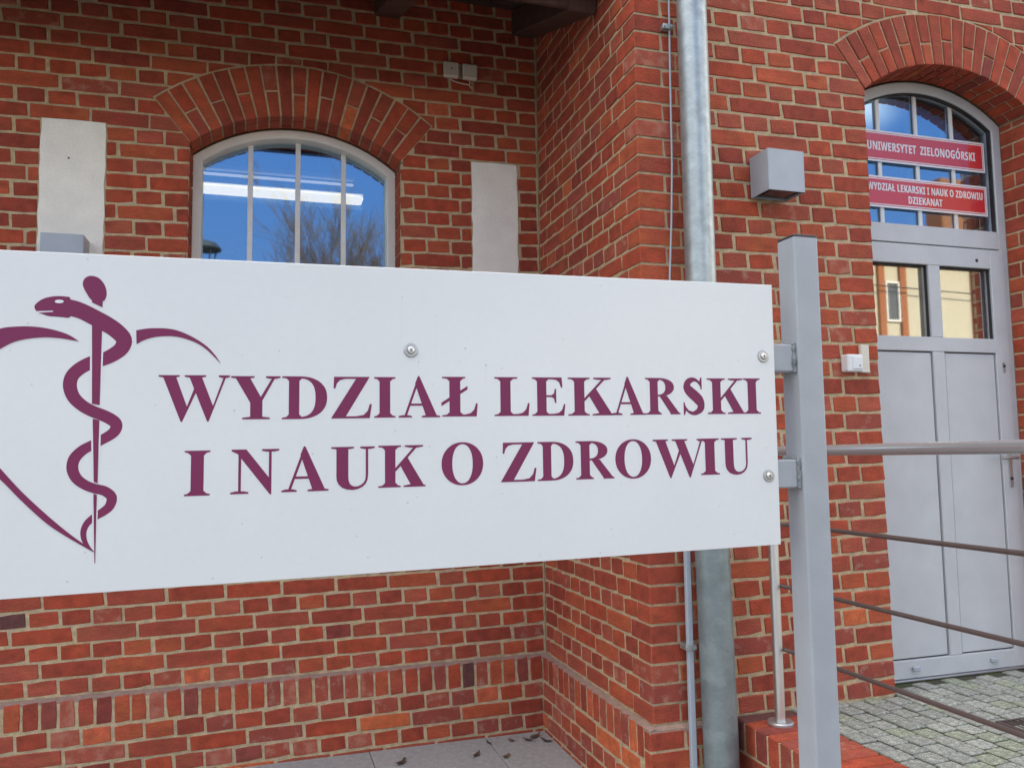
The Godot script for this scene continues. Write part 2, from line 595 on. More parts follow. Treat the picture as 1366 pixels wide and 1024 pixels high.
# ring of wedge bricks; every second one is two half bricks
func arch_bricks(parent: Node3D, c: Vector2, ri: float, ro: float, ang: float, n: int, zf: float, depth: float, bright: float) -> void:
	var da := 2.0 * ang / n
	for i in n:
		var a := -ang + da * (i + 0.5)
		var parts := [[ri, ro]]
		if i % 2 == 1:
			var mid := lerpf(ri, ro, 0.47 + rng.randf_range(-0.05, 0.05))
			parts = [[ri, mid - 0.005], [mid + 0.005, ro]]
		for q in parts:
			var wi: float = q[0] * da / 2.0 - 0.0048
			var wo: float = q[1] * da / 2.0 - 0.0058
			var h: float = q[1] - q[0]
			var k := 0.0018
			var poly := PackedVector2Array([Vector2(-wi + rng.randf_range(-k, k), -h / 2), Vector2(wi + rng.randf_range(-k, k), -h / 2), Vector2(wo + rng.randf_range(-k, k), h / 2 + rng.randf_range(-k, k)), Vector2(-wo + rng.randf_range(-k, k), h / 2 + rng.randf_range(-k, k))])
			var st := new_st()
			var d := 0.118 if (i % 2 == 0 or q[0] > ri) else 0.056
			if d > depth: d = depth
			prism(st, poly, 0.0, -d, 0.0028)
			if q[0] == ri and depth - d > 0.02: prism(st, poly, -d - 0.011, -depth, 0.0015)
			var rm: float = (q[0] + q[1]) / 2.0
			put(done(st), "brick", brick_mat(0.05 * bright, 0.03), parent, Transform3D(Basis(Vector3(0, 0, 1), -a), Vector3(c.x + sin(a) * rm, c.y + cos(a) * rm, zf + rng.randf_range(-0.0015, 0.002))))

func seq(first: float, pitch: float, lo: float, hi: float) -> Array:
	var a := []
	var x := first
	while x > lo + 0.03: x -= pitch
	while x < lo + 0.03: x += pitch
	a.append(lo)
	while x < hi - 0.03:
		a.append(x)
		x += pitch
	a.append(hi)
	return a

func wall_tone(pale: float, odd: float) -> Callable:
	return func(_x, _y): return brick_mat(pale, odd)

# ---------------------------------------------------------------- the scene
func _ready() -> void:
	rng.seed = 20240311
	# camera
	var cam := Camera3D.new()
	cam.name = "camera"
	cam.fov = rad_to_deg(2.0 * atan(512.0 / 1081.0))
	cam.near = 0.05
	cam.far = 2000.0
	cam.transform = Transform3D(Basis(cr, cu, cb), cam_pos)
	add_child(cam)
	cam.current = true
	# sky, exposure
	var sky_mat := ProceduralSkyMaterial.new()
	sky_mat.sky_top_color = Color(0.32, 0.52, 0.80)
	sky_mat.sky_horizon_color = Color(0.58, 0.68, 0.80)
	sky_mat.sky_curve = 0.16
	sky_mat.ground_bottom_color = Color(0.30, 0.29, 0.27)
	sky_mat.ground_horizon_color = Color(0.55, 0.58, 0.60)
	sky_mat.sky_energy_multiplier = 1.0
	sky_mat.sky_cover = broken_clouds()
	sky_mat.sky_cover_modulate = Color(1.72, 1.64, 1.44)
	var sky := Sky.new()
	sky.sky_material = sky_mat
	var env := Environment.new()
	env.background_mode = Environment.BG_SKY
	env.sky = sky
	env.tonemap_mode = Environment.TONE_MAPPER_LINEAR
	env.tonemap_exposure = 1.53
	env.ssao_enabled = true
	env.ssil_enabled = true
	env.sdfgi_enabled = true
	var we := WorldEnvironment.new()
	we.name = "environment"
	we.environment = env
	add_child(we)
	# low sun behind the building: every wall in view lies in its shade
	var sun := DirectionalLight3D.new()
	sun.name = "sun"
	sun.light_color = Color(1.0, 0.93, 0.82)
	sun.light_energy = 1.5
	sun.light_angular_distance = 0.5
	sun.shadow_enabled = true
	add_child(sun)
	sun.look_at_from_position(Vector3.ZERO, Vector3(-0.30, -0.40, 0.86))

	make_materials()
	make_bricks()
	ground_and_paving()
	building()
	far_side()
	terrace_and_railing()
	sign_board()
	wall_fittings()
	small_things()

# broken fair-weather cloud all round the sky
func broken_clouds() -> ImageTexture:
	var n := noise(197, 0.62, 5)
	var h := 256
	var im := Image.create(h * 2, h, false, Image.FORMAT_RGBA8)
	for y in h:
		var up := PI * (0.5 - (y + 0.5) / h)
		for x in h * 2:
			if up <= 0.0:
				im.set_pixel(x, y, Color(0, 0, 0, 0))
				continue
			var a := TAU * ((x + 0.5) / (h * 2) - 0.25)
			var d := Vector3(cos(a) * cos(up), sin(up), sin(a) * cos(up))
			var q := d / (d.y + 0.32) * 1.6
			var v := n.get_noise_3d(q.x, 0.4, q.z) * 0.5 + 0.5
			var k := smoothstep(0.44, 0.64, v)
			im.set_pixel(x, y, Color(1, 1, 1, k * 0.86))
	return ImageTexture.create_from_image(im)

# ---------------------------------------------------------------- ground
func ground_and_paving() -> void:
	var st := new_st()
	quad(st, Vector3(-400, -0.012, -400), Vector3(400, -0.012, -400), Vector3(400, -0.012, 400), Vector3(-400, -0.012, 400), Vector3(0, -5, 0))
	struct("street", st, M.asphalt)
	# slab pavement at the foot of the recessed wall
	var pave := Node3D.new()
	pave.name = "pavement"
	pave.set_meta("kind", "structure")
	add_child(pave)
	st = new_st()
	span(st, Vector3(-4.6, -0.011, 0.02), Vector3(0.37, -0.006, 3.4), 0.001)
	build(st, "bedding", M.kerb_dirt, pave)
	var sz := Vector2(0.60, 0.60)
	for iz in 6:
		for ix in 9:
			var x0 := -4.55 + ix * sz.x + (0.30 if iz % 2 else 0.0)
			var z0 := 0.025 + iz * sz.y
			var x1 := minf(x0 + sz.x - 0.004, 0.365)
			if x1 - x0 < 0.05: continue
			st = new_st()
			span(st, Vector3(x0, -0.04, z0), Vector3(x1, rng.randf_range(-0.002, 0.002), z0 + sz.y - 0.004), 0.002)
			build(st, "slab", M.slabs[rng.randi() % 3], pave)

# ---------------------------------------------------------------- the brick building
func building() -> void:
	var b := thing("brick_building", Vector3.ZERO, "red brick building with arched window, arched grey door and pale mortar joints", "building")
	recessed_wall(b)
	return_wall(b)
	entrance_wall(b)
	corner_bricks(b)
	shell(b)
	eaves(b)
	window(b)
	door(b)

func recessed_wall(b: Node3D) -> void:
	var c := Vector2(-1.315, E + 0.918)
	var yb := E + 0.05
	var w := node("wall", b)
	w.set_meta("label", "recessed brick wall with the arched window")
	put(slab(-4.5, 0.0, 0.0, E + 2.62, arch_outline(c, 0.858, 0.541, yb), c.x, -0.0042, -0.30), "mortar", M.mortar, w)
	var l := Lay.new()
	l.host = w
	l.frame = Transform3D()
	var holes := [arch_outline(c, 0.841, 0.531, yb), ring_outline(c, 0.80, 1.109 + 0.012, -0.684, 0.684),
		PackedVector2Array([Vector2(-2.512, E + 0.30), Vector2(-2.222, E + 0.30), Vector2(-2.222, E + 1.628), Vector2(-2.512, E + 1.628)]),
		PackedVector2Array([Vector2(-0.391, E + 0.30), Vector2(-0.122, E + 0.30), Vector2(-0.122, E + 1.611), Vector2(-0.391, E + 1.611)])]
	for j in 50:
		var js: Array
		match j % 4:
			0, 2: js = seq(-0.247, 0.132, -4.5, -0.004)
			1:
				js = seq(-2.436, 0.2635, -4.5, -0.45)
				js.append_array([-0.188, -0.004])
			3: js = seq(-0.453, 0.2635, -4.5, -0.004)
		course(l, js, Y0 + j * CH, holes, wall_tone(0.03 if j > 12 else 0.08, 0.018 if j > 12 else 0.035))
	lay_done(l)
	# arch over the window
	var a := node("arch", b)
	arch_bricks(a, c, 0.838, 1.109, 0.684, 19, 0.003, 0.165, 0.5)
	var st := new_st()
	prism(st, ring_outline(c, 0.845, 1.112, -0.69, 0.69), -0.004, -0.163, 0.0)
	build(st, "mortar", M.mortar, a)
	# jambs
	for s in [-1, 1]:
		jamb(b, Vector2(c.x + s * 0.531, 0.0), s, yb, E + 1.56, -0.165)
	# plinth
	var p := node("plinth", b)
	st = new_st()
	span(st, Vector3(-4.5, -0.1, 0.0), Vector3(-0.026, E - 1.100, 0.026), 0.001)
	build(st, "mortar", M.mortar, p)
	l = Lay.new()
	l.host = p
	l.frame = Transform3D(Basis(), Vector3(0, 0, 0.03))
	soldiers(l, seq(-0.105, 0.0748, -4.5, -0.026))
	plinth_courses(l, -4.5, -0.026, 0)
	lay_done(l)
	ledge(p, Transform3D(), -4.5, 0.0, 0.03)
	# plaster panels in the brickwork
	for q in [[-2.508, -2.2255, 1.624], [-0.3870, -0.1260, 1.607]]:
		st = new_st()
		var o := PackedVector2Array()
		var n := 26
		for i in n: o.append(Vector2(q[0] + rng.randf_range(-0.004, 0.004), E + lerpf(q[2], 0.305, float(i) / n) + (0.0 if i else -0.002)))
		for i in n: o.append(Vector2(q[1] + rng.randf_range(-0.004, 0.004), E + lerpf(0.305, q[2], float(i) / n)))
		o.append(Vector2(q[1] - 0.004, E + q[2] + 0.002))
		o.append(Vector2((q[0] + q[1]) / 2, E + q[2] + 0.003))
		prism(st, o, 0.004, -0.02, 0.002)
		var m := build(st, "plaster_panel", M.plaster, b)
		m.set_meta("label", "pale rendered panel let into the brickwork")
		if q[0] < -1.0:
			st = new_st()
			lathe(st, Vector3(-2.385, E + 1.435, 0.004), [Vector2(0.0, 0.0006), Vector2(0.0045, 0.0006), Vector2(0.005, 0.0)], 9, Basis(Vector3(1, 0, 0), PI / 2))
			build(st, "drill_hole", M.recess, m)

func jamb(b: Node3D, at0: Vector2, s: int, y0: float, y1: float, zb: float, zf := 0.0) -> void:
	# bricks on the side of an opening
	var jn := node("jamb", b)
	var st := new_st()
	var x := at0.x
	span(st, Vector3(minf(x + s * 0.001, x + s * 0.02), y0, zb - 0.02), Vector3(maxf(x + s * 0.001, x + s * 0.02), y1, zf - 0.007), 0.0)
	build(st, "mortar", M.mortar, jn)
	var j := 0
	while true:
		var lo := Y0 + j * CH
		j += 1
		if lo + CH < y0: continue
		if lo > y1 - 0.02: break
		var hi := minf(lo + CH - JT / 2, y1)
		lo = maxf(lo + JT / 2, y0)
		var cuts := [zb, zf - 0.0262] if j % 2 else [zb, lerpf(zb, zf, 0.36), zf - 0.0262]
		for i in cuts.size() - 1:
			var z0: float = cuts[i] + (JT if i else 0.0)
			var z1: float = cuts[i + 1]
			st = new_st()
			var xa := x - s * (0.004 + rng.randf_range(-0.001, 0.001))
			var xb := x + s * 0.018
			span(st, Vector3(minf(xa, xb), lo, z0), Vector3(maxf(xa, xb), hi, z1), 0.0025)
			build(st, "brick", brick_mat(0.05, 0.1), jn)

func soldiers(l: Lay, js: Array) -> void:
	for i in js.size() - 1:
		var a: float = js[i] + 0.0055 + rng.randf_range(-0.002, 0.002)
		var c: float = js[i + 1] - 0.0055 + rng.randf_range(-0.002, 0.002)
		if c - a < 0.02: continue
		var y0 := E - 1.214 + rng.randf_range(-0.002, 0.002)
		var y1 := E - 1.090
		var st: Mesh = head_meshes[rng.randi() % 14]
		var bas := Basis(Vector3(0, 0, 1), PI / 2 + rng.randf_range(-0.02, 0.02)) * Basis.from_scale(Vector3((y1 - y0) / 0.12, (c - a) / 0.065, 1))
		lay_mesh(l, st, Transform3D(bas, Vector3((a + c) / 2, (y0 + y1) / 2, rng.randf_range(-0.0015, 0.0015))), brick_mat(0.16, 0.10))

func plinth_courses(l: Lay, x0: float, x1: float, phase: int) -> void:
	var ys := [E - 1.221, E - 1.304, E - 1.382, E - 1.461, E - 1.540]
	for i in 4:
		var js := seq(x1 - 0.115, 0.132, x0, x1) if (i + phase) % 2 == 0 else seq(x1 - 0.19 - (0.13 if i > 1 else 0.0), 0.2635, x0, x1)
		course(l, js, ys[i + 1], [], wall_tone(0.30, 0.07), 0.0, ys[i] - ys[i + 1])

func ledge(p: Node3D, xf: Transform3D, x0: float, x1: float, out: float) -> void:
	# weathered mortar fillet on top of the plinth
	var st := new_st()
	var n := int((x1 - x0) / 0.06)
	var prev := []
	for i in n + 1:
		var x := lerpf(x0, x1, float(i) / n)
		var k := rng.randf_range(-0.0015, 0.0015)
		var cur := [xf * Vector3(x, E - 1.083 + k, -0.002), xf * Vector3(x, E - 1.092 + k, out - 0.002), xf * Vector3(x, E - 1.106, out - 0.003)]
		if i:
			var c := xf * Vector3(x, E - 1.3, -0.3)
			quad(st, prev[0], cur[0], cur[1], prev[1], c)
			quad(st, prev[1], cur[1], cur[2], prev[2], c)
		prev = cur
	build(st, "ledge", M.ledge, p)

const FB := Transform3D(Vector3(0, 0, 1), Vector3(0, 1, 0), Vector3(-1, 0, 0), Vector3(0, 0, 0))

func return_wall(b: Node3D) -> void:
	var w := node("wall", b)
	w.set_meta("label", "short return wall between recess and entrance")
	put(slab(-0.3, DC - 0.30, 0.0, E + 4.0, PackedVector2Array(), 0.5, -0.0042, -0.30, FB), "mortar", M.mortar, w)
	var l := Lay.new()
	l.host = w
	l.frame = FB
	for j in 66:
		var js: Array
		match j % 4:
			1, 3: js = [0.004, 0.124, 0.254, 0.380, 0.507, 0.635, 0.763, 0.884, 1.011, 1.143]
			0: js = [0.004, 0.06, 0.312, 0.567, 0.827, 1.081]
			2: js = [0.004, 0.186, 0.438, 0.690, 0.945, 1.081]
		course(l, js, Y0 + j * CH, [], wall_tone(0.05, 0.014))
	lay_done(l)
	var p := node("plinth", b)
	var st := new_st()
	span(st, Vector3(-0.026, -0.1, 0.026), Vector3(0.0, E - 1.100, DC + 0.026), 0.001)
	build(st, "mortar", M.mortar, p)
	l = Lay.new()
	l.host = p
	l.frame = Transform3D(FB.basis, Vector3(-0.03, 0, 0))
	soldiers(l, seq(0.184, 0.0757, 0.03, 1.235))
	plinth_courses(l, 0.03, 1.20, 1)
	lay_done(l)
	ledge(p, FB, 0.0, DC + 0.028, 0.03)

func entrance_wall(b: Node3D) -> void:
	var c := Vector2(1.673, E + 1.029)
	var yb := 0.385
	var w := node("wall", b)
	w.set_meta("label", "entrance wall with the arched doorway")
	put(slab(0.0042, 3.4, 0.0, E + 4.0, arch_outline(c, 0.822, 0.510, yb), c.x, DC - 0.0042, DC - 0.30), "mortar", M.mortar, w)
	var l := Lay.new()
	l.host = w
	l.frame = Transform3D(Basis(), Vector3(0, 0, DC))
	var holes := [arch_outline(c, 0.805, 0.50, yb), ring_outline(c, 0.77, 1.047 + 0.012, -0.676, 0.676)]
	for j in 66:
		var js: Array
		var tail := []
		match j % 4:
			0, 2:
				js = [0.123, 0.25, 0.383, 0.517, 0.65, 0.783, 0.914, 1.045]
				tail = seq(1.178, 0.132, 1.178, 3.4)
			1:
				js = [0.192, 0.45, 0.714, 0.976]
				tail = seq(1.24, 0.2635, 1.178, 3.4)
			3:
				js = [0.192, 0.32, 0.585, 0.848, 0.976]
				tail = seq(1.37, 0.2635, 1.178, 3.4)
		js.append_array(tail)
		course(l, js, Y0 + j * CH, holes, func(x, y): return brick_mat(0.36 if (y < E + 0.6 and x > 0.85) else 0.09, 0.018))
	lay_done(l)
	var a := node("arch", b)
	arch_bricks(a, c, 0.802, 1.047, 0.676, 19, DC + 0.003, 0.178, 1.0)
	var st := new_st()
	prism(st, ring_outline(c, 0.809, 1.05, -0.682, 0.682), DC - 0.004, DC - 0.178, 0.0)
	build(st, "mortar", M.mortar, a)
	for s in [-1, 1]:
		jamb(b, Vector2(c.x + s * 0.50, 0.0), s, 0.40, E + 1.645, DC - 0.178, DC)
	# below the terrace, left of the parapet
	var p := node("plinth", b)
	st = new_st()
	span(st, Vector3(0.0, -0.1, DC), Vector3(0.40, E - 1.100, DC + 0.026), 0.001)
	build(st, "mortar", M.mortar, p)
	l = Lay.new()
	l.host = p
	l.frame = Transform3D(Basis(), Vector3(0, 0, DC + 0.03))
	for i in 5: course(l, [0.19, 0.40] if i % 2 else [0.125, 0.26, 0.40], E - 1.171 - i * CH, [], wall_tone(0.1, 0.1))
	lay_done(l)
	ledge(p, Transform3D(Basis(), Vector3(0, 0, DC)), -0.028, 0.40, 0.03)

# bricks that turn the corner between return wall and entrance wall, rounded at the arris
func corner_bricks(b: Node3D) -> void:
	var q := node("quoin", b)
	for k in 2:
		var n := 66 if k == 0 else 5
		for j in n:
			var off := 0.0 if k == 0 else 0.03
			var y0: float = (Y0 + j * CH if k == 0 else E - 1.171 - j * CH) + JT / 2
			var y1: float = y0 + CH - JT
			var zc := (1.143 if j % 2 else 1.081) + JT / 2
			var xc := (0.192 if j % 2 else 0.123) - JT / 2
			if k == 1:
				zc = 1.235 + JT / 2 if j < 2 else ((1.20 if j % 2 else 1.20) + JT / 2)
				xc = (0.19 if j % 2 else 0.125) - JT / 2
			var r := 0.006 if y0 > E + 0.4 else 0.012
			var ja := rng.randf_range(-0.0012, 0.0012)
			var ex := -off - ja * 0.5
			var ez := DC + off + ja
			var pl := PackedVector2Array()
			pl.append(Vector2(ex, zc))
			for i in 6:
				var a := PI / 2 * i / 5.0
				pl.append(Vector2(ex + r - r * cos(a), ez - r + r * sin(a)))
			pl.append(Vector2(xc, ez))
			pl.append(Vector2(xc, ez - 0.024))
			pl.append(Vector2(ex + 0.03, ez - 0.03))
			pl.append(Vector2(ex + 0.024, zc))
			# plan outline lies in x,z: stand it up (x, -z -> polygon, extruded in y)
			var poly := PackedVector2Array()
			for v in pl: poly.append(Vector2(v.x, -v.y))
			var st := new_st()
			prism(st, poly, y1, y0, 0.002, Transform3D(Basis(Vector3(1, 0, 0), Vector3(0, 0, -1), Vector3(0, 1, 0)), Vector3.ZERO), true)
			build(st, "brick", brick_mat(0.05, 0.012), q)

# the rest of the house: rear walls, partition, floors and ceilings that close the rooms
func shell(b: Node3D) -> void:
	var o := node("rear_walls", b)
	for q in [[Vector3(-4.8, 0, -4.8), Vector3(-4.5, E + 2.62, -0.0)], [Vector3(-4.5, 0, -4.8), Vector3(3.7, E + 4.0, -4.5)], [Vector3(3.4, 0, -4.5), Vector3(3.7, E + 4.0, DC - 0.006)], [Vector3(0.006, 0, -4.5), Vector3(0.30, E + 4.0, -0.301)]]:
		var st := new_st()
		span(st, q[0], q[1], 0.002)
		build(st, "outer_wall", M.far_brick, o)
	var r := node("rooms", b)
	for q in [[Vector3(-4.5, 0.30, -4.5), Vector3(0.006, 0.40, -0.301), "floor"], [Vector3(-4.5, E + 2.25, -4.5), Vector3(0.006, E + 2.35, -0.301), "ceiling"], [Vector3(0.301, 0.28, -4.5), Vector3(3.4, 0.39, DC - 0.19), "floor"], [Vector3(0.301, E + 2.4, -4.5), Vector3(3.4, E + 2.5, DC - 0.301), "ceiling"]]:
		var st := new_st()
		span(st, q[0], q[1], 0.002)
		build(st, q[2], M.room_wall, r)

func eaves(b: Node3D) -> void:
	var rf := node("roof", b)
	var dir := Vector3(0, -0.352, 0.936)
	var up := Vector3(0, 0.936, 0.352)
	var bas := Basis(Vector3(1, 0, 0), up, dir)
	for x in [-0.076, -0.857, -1.66, -2.46, -3.26, -4.06]:
		var st := new_st()
		cbox(st, Vector3(x, E + 2.37, 0.0) + dir * 0.43 + up * 0.07 + Vector3(0, 0.0, 0), Vector3(0.135, 0.14, 1.02), 0.006, bas)
		build(st, "rafter", M.wood, rf)
	for i in 8:
		var st := new_st()
		cbox(st, Vector3(-2.255, E + 2.37, 0.0) + dir * (-0.02 + i * 0.137) + up * 0.153, Vector3(4.5, 0.022, 0.134), 0.003, bas)
		build(st, "soffit_board", M.wood_grey, rf)
	var st := new_st()
	span(st, Vector3(-4.5, E + 2.052, 0.86), Vector3(-0.004, E + 2.20, 0.886), 0.004)
	build(st, "eave_board", M.wood, rf)
	st = new_st()
	var pts := []
	# half-round gutter
	for s in 13:
		var a := PI * s / 12.0
		pts.append(Vector2(0.955 - 0.062 * cos(a), E + 2.165 - 0.062 * sin(a)))
	for i in 12:
		var p0: Vector2 = pts[i]
		var p1: Vector2 = pts[i + 1]
		quad(st, Vector3(-4.5, p0.y, p0.x), Vector3(-0.004, p0.y, p0.x), Vector3(-0.004, p1.y, p1.x), Vector3(-4.5, p1.y, p1.x), Vector3(-2, E + 2.3, 0.955))
	build(st, "gutter", M.zinc, rf)
	st = new_st()
	cbox(st, Vector3(-2.25, E + 2.37, 0.0) + dir * -1.58 + up * 0.20, Vector3(4.5, 0.06, 5.4), 0.004, bas)
	build(st, "roof_covering", M.roof_tile, rf)
	st = new_st()
	span(st, Vector3(-0.15, E + 4.0, -4.95), Vector3(3.85, E + 4.12, DC + 0.12), 0.004)
	build(st, "flat_roof", M.zinc, rf)

func frame_ring(c: Vector2, r: float, half: float, yb: float, wd: float, zf: float, zb: float) -> ArrayMesh:
	var st := new_st()
	var outer := arch_outline(c, r, half, yb)
	var inner := arch_outline(c, r - wd, half - wd, yb - 1.0)
	for pc in Geometry2D.clip_polygons(outer, inner): prism(st, pc, zf, zb, 0.004)
	return done(st)

func pane(n: String, outline: PackedVector2Array, z: float, m: Material, parent: Node) -> void:
	var st := new_st()
	outline = ccw(outline)
	var idx := Geometry2D.triangulate_polygon(outline)
	for i in range(0, idx.size(), 3):
		tri(st, Vector3(outline[idx[i]].x, outline[idx[i]].y, z), Vector3(outline[idx[i + 1]].x, outline[idx[i + 1]].y, z), Vector3(outline[idx[i + 2]].x, outline[idx[i + 2]].y, z), Vector3(0, 0, z - 50.0))
	build(st, n, m, parent)

func rect2(x0: float, x1: float, y0: float, y1: float) -> PackedVector2Array:
	return PackedVector2Array([Vector2(x0, y0), Vector2(x1, y0), Vector2(x1, y1), Vector2(x0, y1)])

func window(b: Node3D) -> void:
	var w := node("window", b)
	var c := Vector2(-1.315, E + 0.918)
	var yb := E + 0.05
	put(frame_ring(c, 0.833, 0.529, yb, 0.047, -0.165, -0.26), "frame", M.white_frame, w)
	var st := new_st()
	span(st, Vector3(-1.792, yb, -0.255), Vector3(-0.838, yb + 0.055, -0.17), 0.004)
	build(st, "bottom_rail", M.white_frame, w)
	st = new_st()
	span(st, Vector3(-1.87, yb - 0.045, -0.165), Vector3(-0.76, yb - 0.004, 0.05), 0.006)
	build(st, "sill", M.zinc, w)
	for x in [-1.558, -1.311, -1.066]:
		st = new_st()
		span(st, Vector3(x - 0.0135, yb + 0.05, -0.2365), Vector3(x + 0.0135, c.y + sqrt(0.79 * 0.79 - (x - c.x) * (x - c.x)), -0.2235), 0.002)
		build(st, "glazing_bar", M.white_frame, w)
	pane("pane", arch_outline(c, 0.79, 0.486, yb + 0.03), -0.215, M.pane, w)
	pane("pane", arch_outline(c, 0.79, 0.486, yb + 0.03), -0.2385, M.blue_coated, w)

func door(b: Node3D) -> void:
	var d := node("door", b)
	var c := Vector2(1.673, E + 1.029)
	var fl := E - 1.082
	put(frame_ring(c, 0.797, 0.498, fl, 0.054, 1.080, 1.01), "frame", M.door_paint, d)
	var bar := func(n: String, x0: float, x1: float, y0: float, y1: float, zf := 1.087, zb := 1.02, m: Material = M.door_paint):
		var st := new_st()
		prism(st, rect2(x0, x1, E + y0, E + y1), zf, zb, 0.003)
		return build(st, n, m, d)
	bar.call("transom", 1.229, 2.117, 0.997, 1.089, 1.0815)
	bar.call("shadow_gap", 1.205, 2.14, 0.985, 1.0, 1.064, 1.03, M.gasket)
	bar.call("leaf_stile", 1.209, 1.300, -1.074, 0.990)
	bar.call("leaf_stile", 2.046, 2.134, -1.074, 0.990)
	bar.call("leaf_rail", 1.3003, 2.0457, 0.892, 0.990)
	bar.call("leaf_rail", 1.3003, 2.0457, 0.462, 0.533)
	bar.call("leaf_rail", 1.3003, 2.0457, -1.074, -0.990)
	bar.call("mullion", 1.650, 1.722, 0.5333, 0.8917)
	bar.call("mullion", 1.650, 1.722, -0.9897, 0.4617)
	bar.call("threshold", 1.226, 2.12, -1.086, -1.076, 1.10, 1.0, M.steel_fine)
	for q in [[1.3003, 1.6497], [1.7223, 2.0457]]:
		bar.call("gasket", q[0], q[1], -0.9897, 0.4617, 1.0745, 1.06, M.gasket)
		bar.call("panel", q[0] + (0.006 if q[0] > 1.6 else 0.006), q[1] - 0.006, -0.984, 0.456, 1.0795, 1.05)
		bar.call("gasket", q[0], q[0] + 0.005, 0.5333, 0.8917, 1.076, 1.06, M.gasket)
		bar.call("gasket", q[1] - 0.005, q[1], 0.5333, 0.8917, 1.076, 1.06, M.gasket)
		bar.call("gasket", q[0] + 0.0052, q[1] - 0.0052, 0.8865, 0.8917, 1.076, 1.06, M.gasket)
		pane("pane", rect2(q[0], q[1], E + 0.5333, E + 0.8917), 1.069, M.pane, d)
		pane("pane", rect2(q[0], q[1], E + 0.5333, E + 0.8917), 1.051, M.coated, d)
	# fanlight
	var o := arch_outline(c, 0.75, 0.45, E + 1.07)
	pane("pane", o, 1.066, M.pane, d)
	pane("pane", o, 1.036, M.blue_coated, d)
	put(frame_ring(c, 0.744, 0.4445, E + 1.0892, 0.007, 1.073, 1.05), "gasket", M.gasket, d)
	for x in [1.428, 1.660, 1.887]:
		var st := new_st()
		span(st, Vector3(x - 0.0115, E + 1.08, 1.039), Vector3(x + 0.0115, c.y + sqrt(0.75 * 0.75 - (x - c.x) * (x - c.x)), 1.049), 0.002)
		build(st, "glazing_bar", M.white_frame, d)
	# fittings on the leaf
	var st := new_st()
	prism(st, worn_outline(0.024, 0.052, 5, 0.0), 1.0905, 1.086, 0.002, Transform3D(Basis(), Vector3(2.088, E + 0.39, 0)))
	build(st, "escutcheon", M.steel_fine, d)
	st = new_st()
	lathe(st, Vector3(2.088, E + 0.397, 1.0905), [Vector2(0, 0.006), Vector2(0.006, 0.005), Vector2(0.007, 0)], 14, Basis(Vector3(1, 0, 0), PI / 2))
	build(st, "lock_cylinder", M.recess, d)
	st = new_st()
	prism(st, worn_outline(0.030, 0.20, 6, 0.0), 1.092, 1.086, 0.002, Transform3D(Basis(), Vector3(2.088, E - 0.11, 0)))
	build(st, "escutcheon", M.steel_fine, d)
	st = new_st()
	tube(st, [Vector3(2.088, E - 0.06, 1.092), Vector3(2.088, E - 0.06, 1.135), Vector3(2.075, E - 0.06, 1.146), Vector3(1.975, E - 0.06, 1.146)], 0.0095, 12)
	build(st, "handle", M.steel_fine, d)
	st = new_st()
	lathe(st, Vector3(2.088, E - 0.165, 1.092), [Vector2(0, 0.007), Vector2(0.007, 0.006), Vector2(0.0085, 0)], 14, Basis(Vector3(1, 0, 0), PI / 2))
	build(st, "lock_cylinder", M.recess, d)
	for x in [1.441, 1.906]:
		st = new_st()
		cbox(st, Vector3(x, E - 1.030, 1.094), Vector3(0.042, 0.022, 0.014), 0.004)
		build(st, "drain_cap", M.lamp_paint, d)
	st = new_st()
	lathe(st, Vector3(1.958, E + 0.931, 1.087), [Vector2(0, 0.004), Vector2(0.007, 0.003), Vector2(0.009, 0)], 14, Basis(Vector3(1, 0, 0), PI / 2))
	build(st, "screw", M.recess, d)

# ---------------------------------------------------------------- what the panes mirror, and the lamp in the room
func far_side() -> void:
	for q in [[-2.95, -0.775, -1.8, E + 1.910, 0.030, M.tube, "lit white fluorescent lamp inside the arched window"], [-3.2, -0.93, -0.95, E + 1.742, 0.012, M.tube_dim, "faint thin strip lamp above the bright one inside the arched window"]]:
		var t := thing("strip_lamp", Vector3((q[0] + q[1]) / 2, q[3], q[2]), q[6], "lamp")
		var st := new_st()
		var half: float = (q[1] - q[0]) / 2
		cbox(st, Vector3(0, 0.035, 0), Vector3(half * 2, 0.03, 0.16 if q[4] > 0.02 else 0.05), 0.004)
		build(st, "housing", M.white_plastic, t)
		st = new_st()
		cbox(st, Vector3(0, -0.008, 0), Vector3(half * 2 - 0.01, q[4], 0.14 if q[4] > 0.02 else 0.03), 0.008)
		build(st, "diffuser", q[5], t)
		for s in [-0.7, 0.7]:
			st = new_st()
			tube(st, [Vector3(half * s, 0.045, 0), Vector3(half * s, E + 2.26 - q[3], 0)], 0.003, 6)
			build(st, "hanger", M.steel_fine, t)
		if q[4] > 0.02:
			var a := AreaLight3D.new()
			a.name = "glow"
			a.area_size = Vector2(half * 2, 0.14)
			a.light_color = Color(1.0, 0.97, 0.88)
			a.light_energy = 0.25
			a.light_size = 0.1
			a.shadow_enabled = true
			add_child(a)
			a.position = t.position + Vector3(0, -0.045, 0)
			a.rotation_degrees.x = -90
	ochre_house()
	bare_tree(Vector3(0.62, 0, 15.0), 9.7, 77)
	street_lantern(Vector3(-2.62, 0, 12.4))

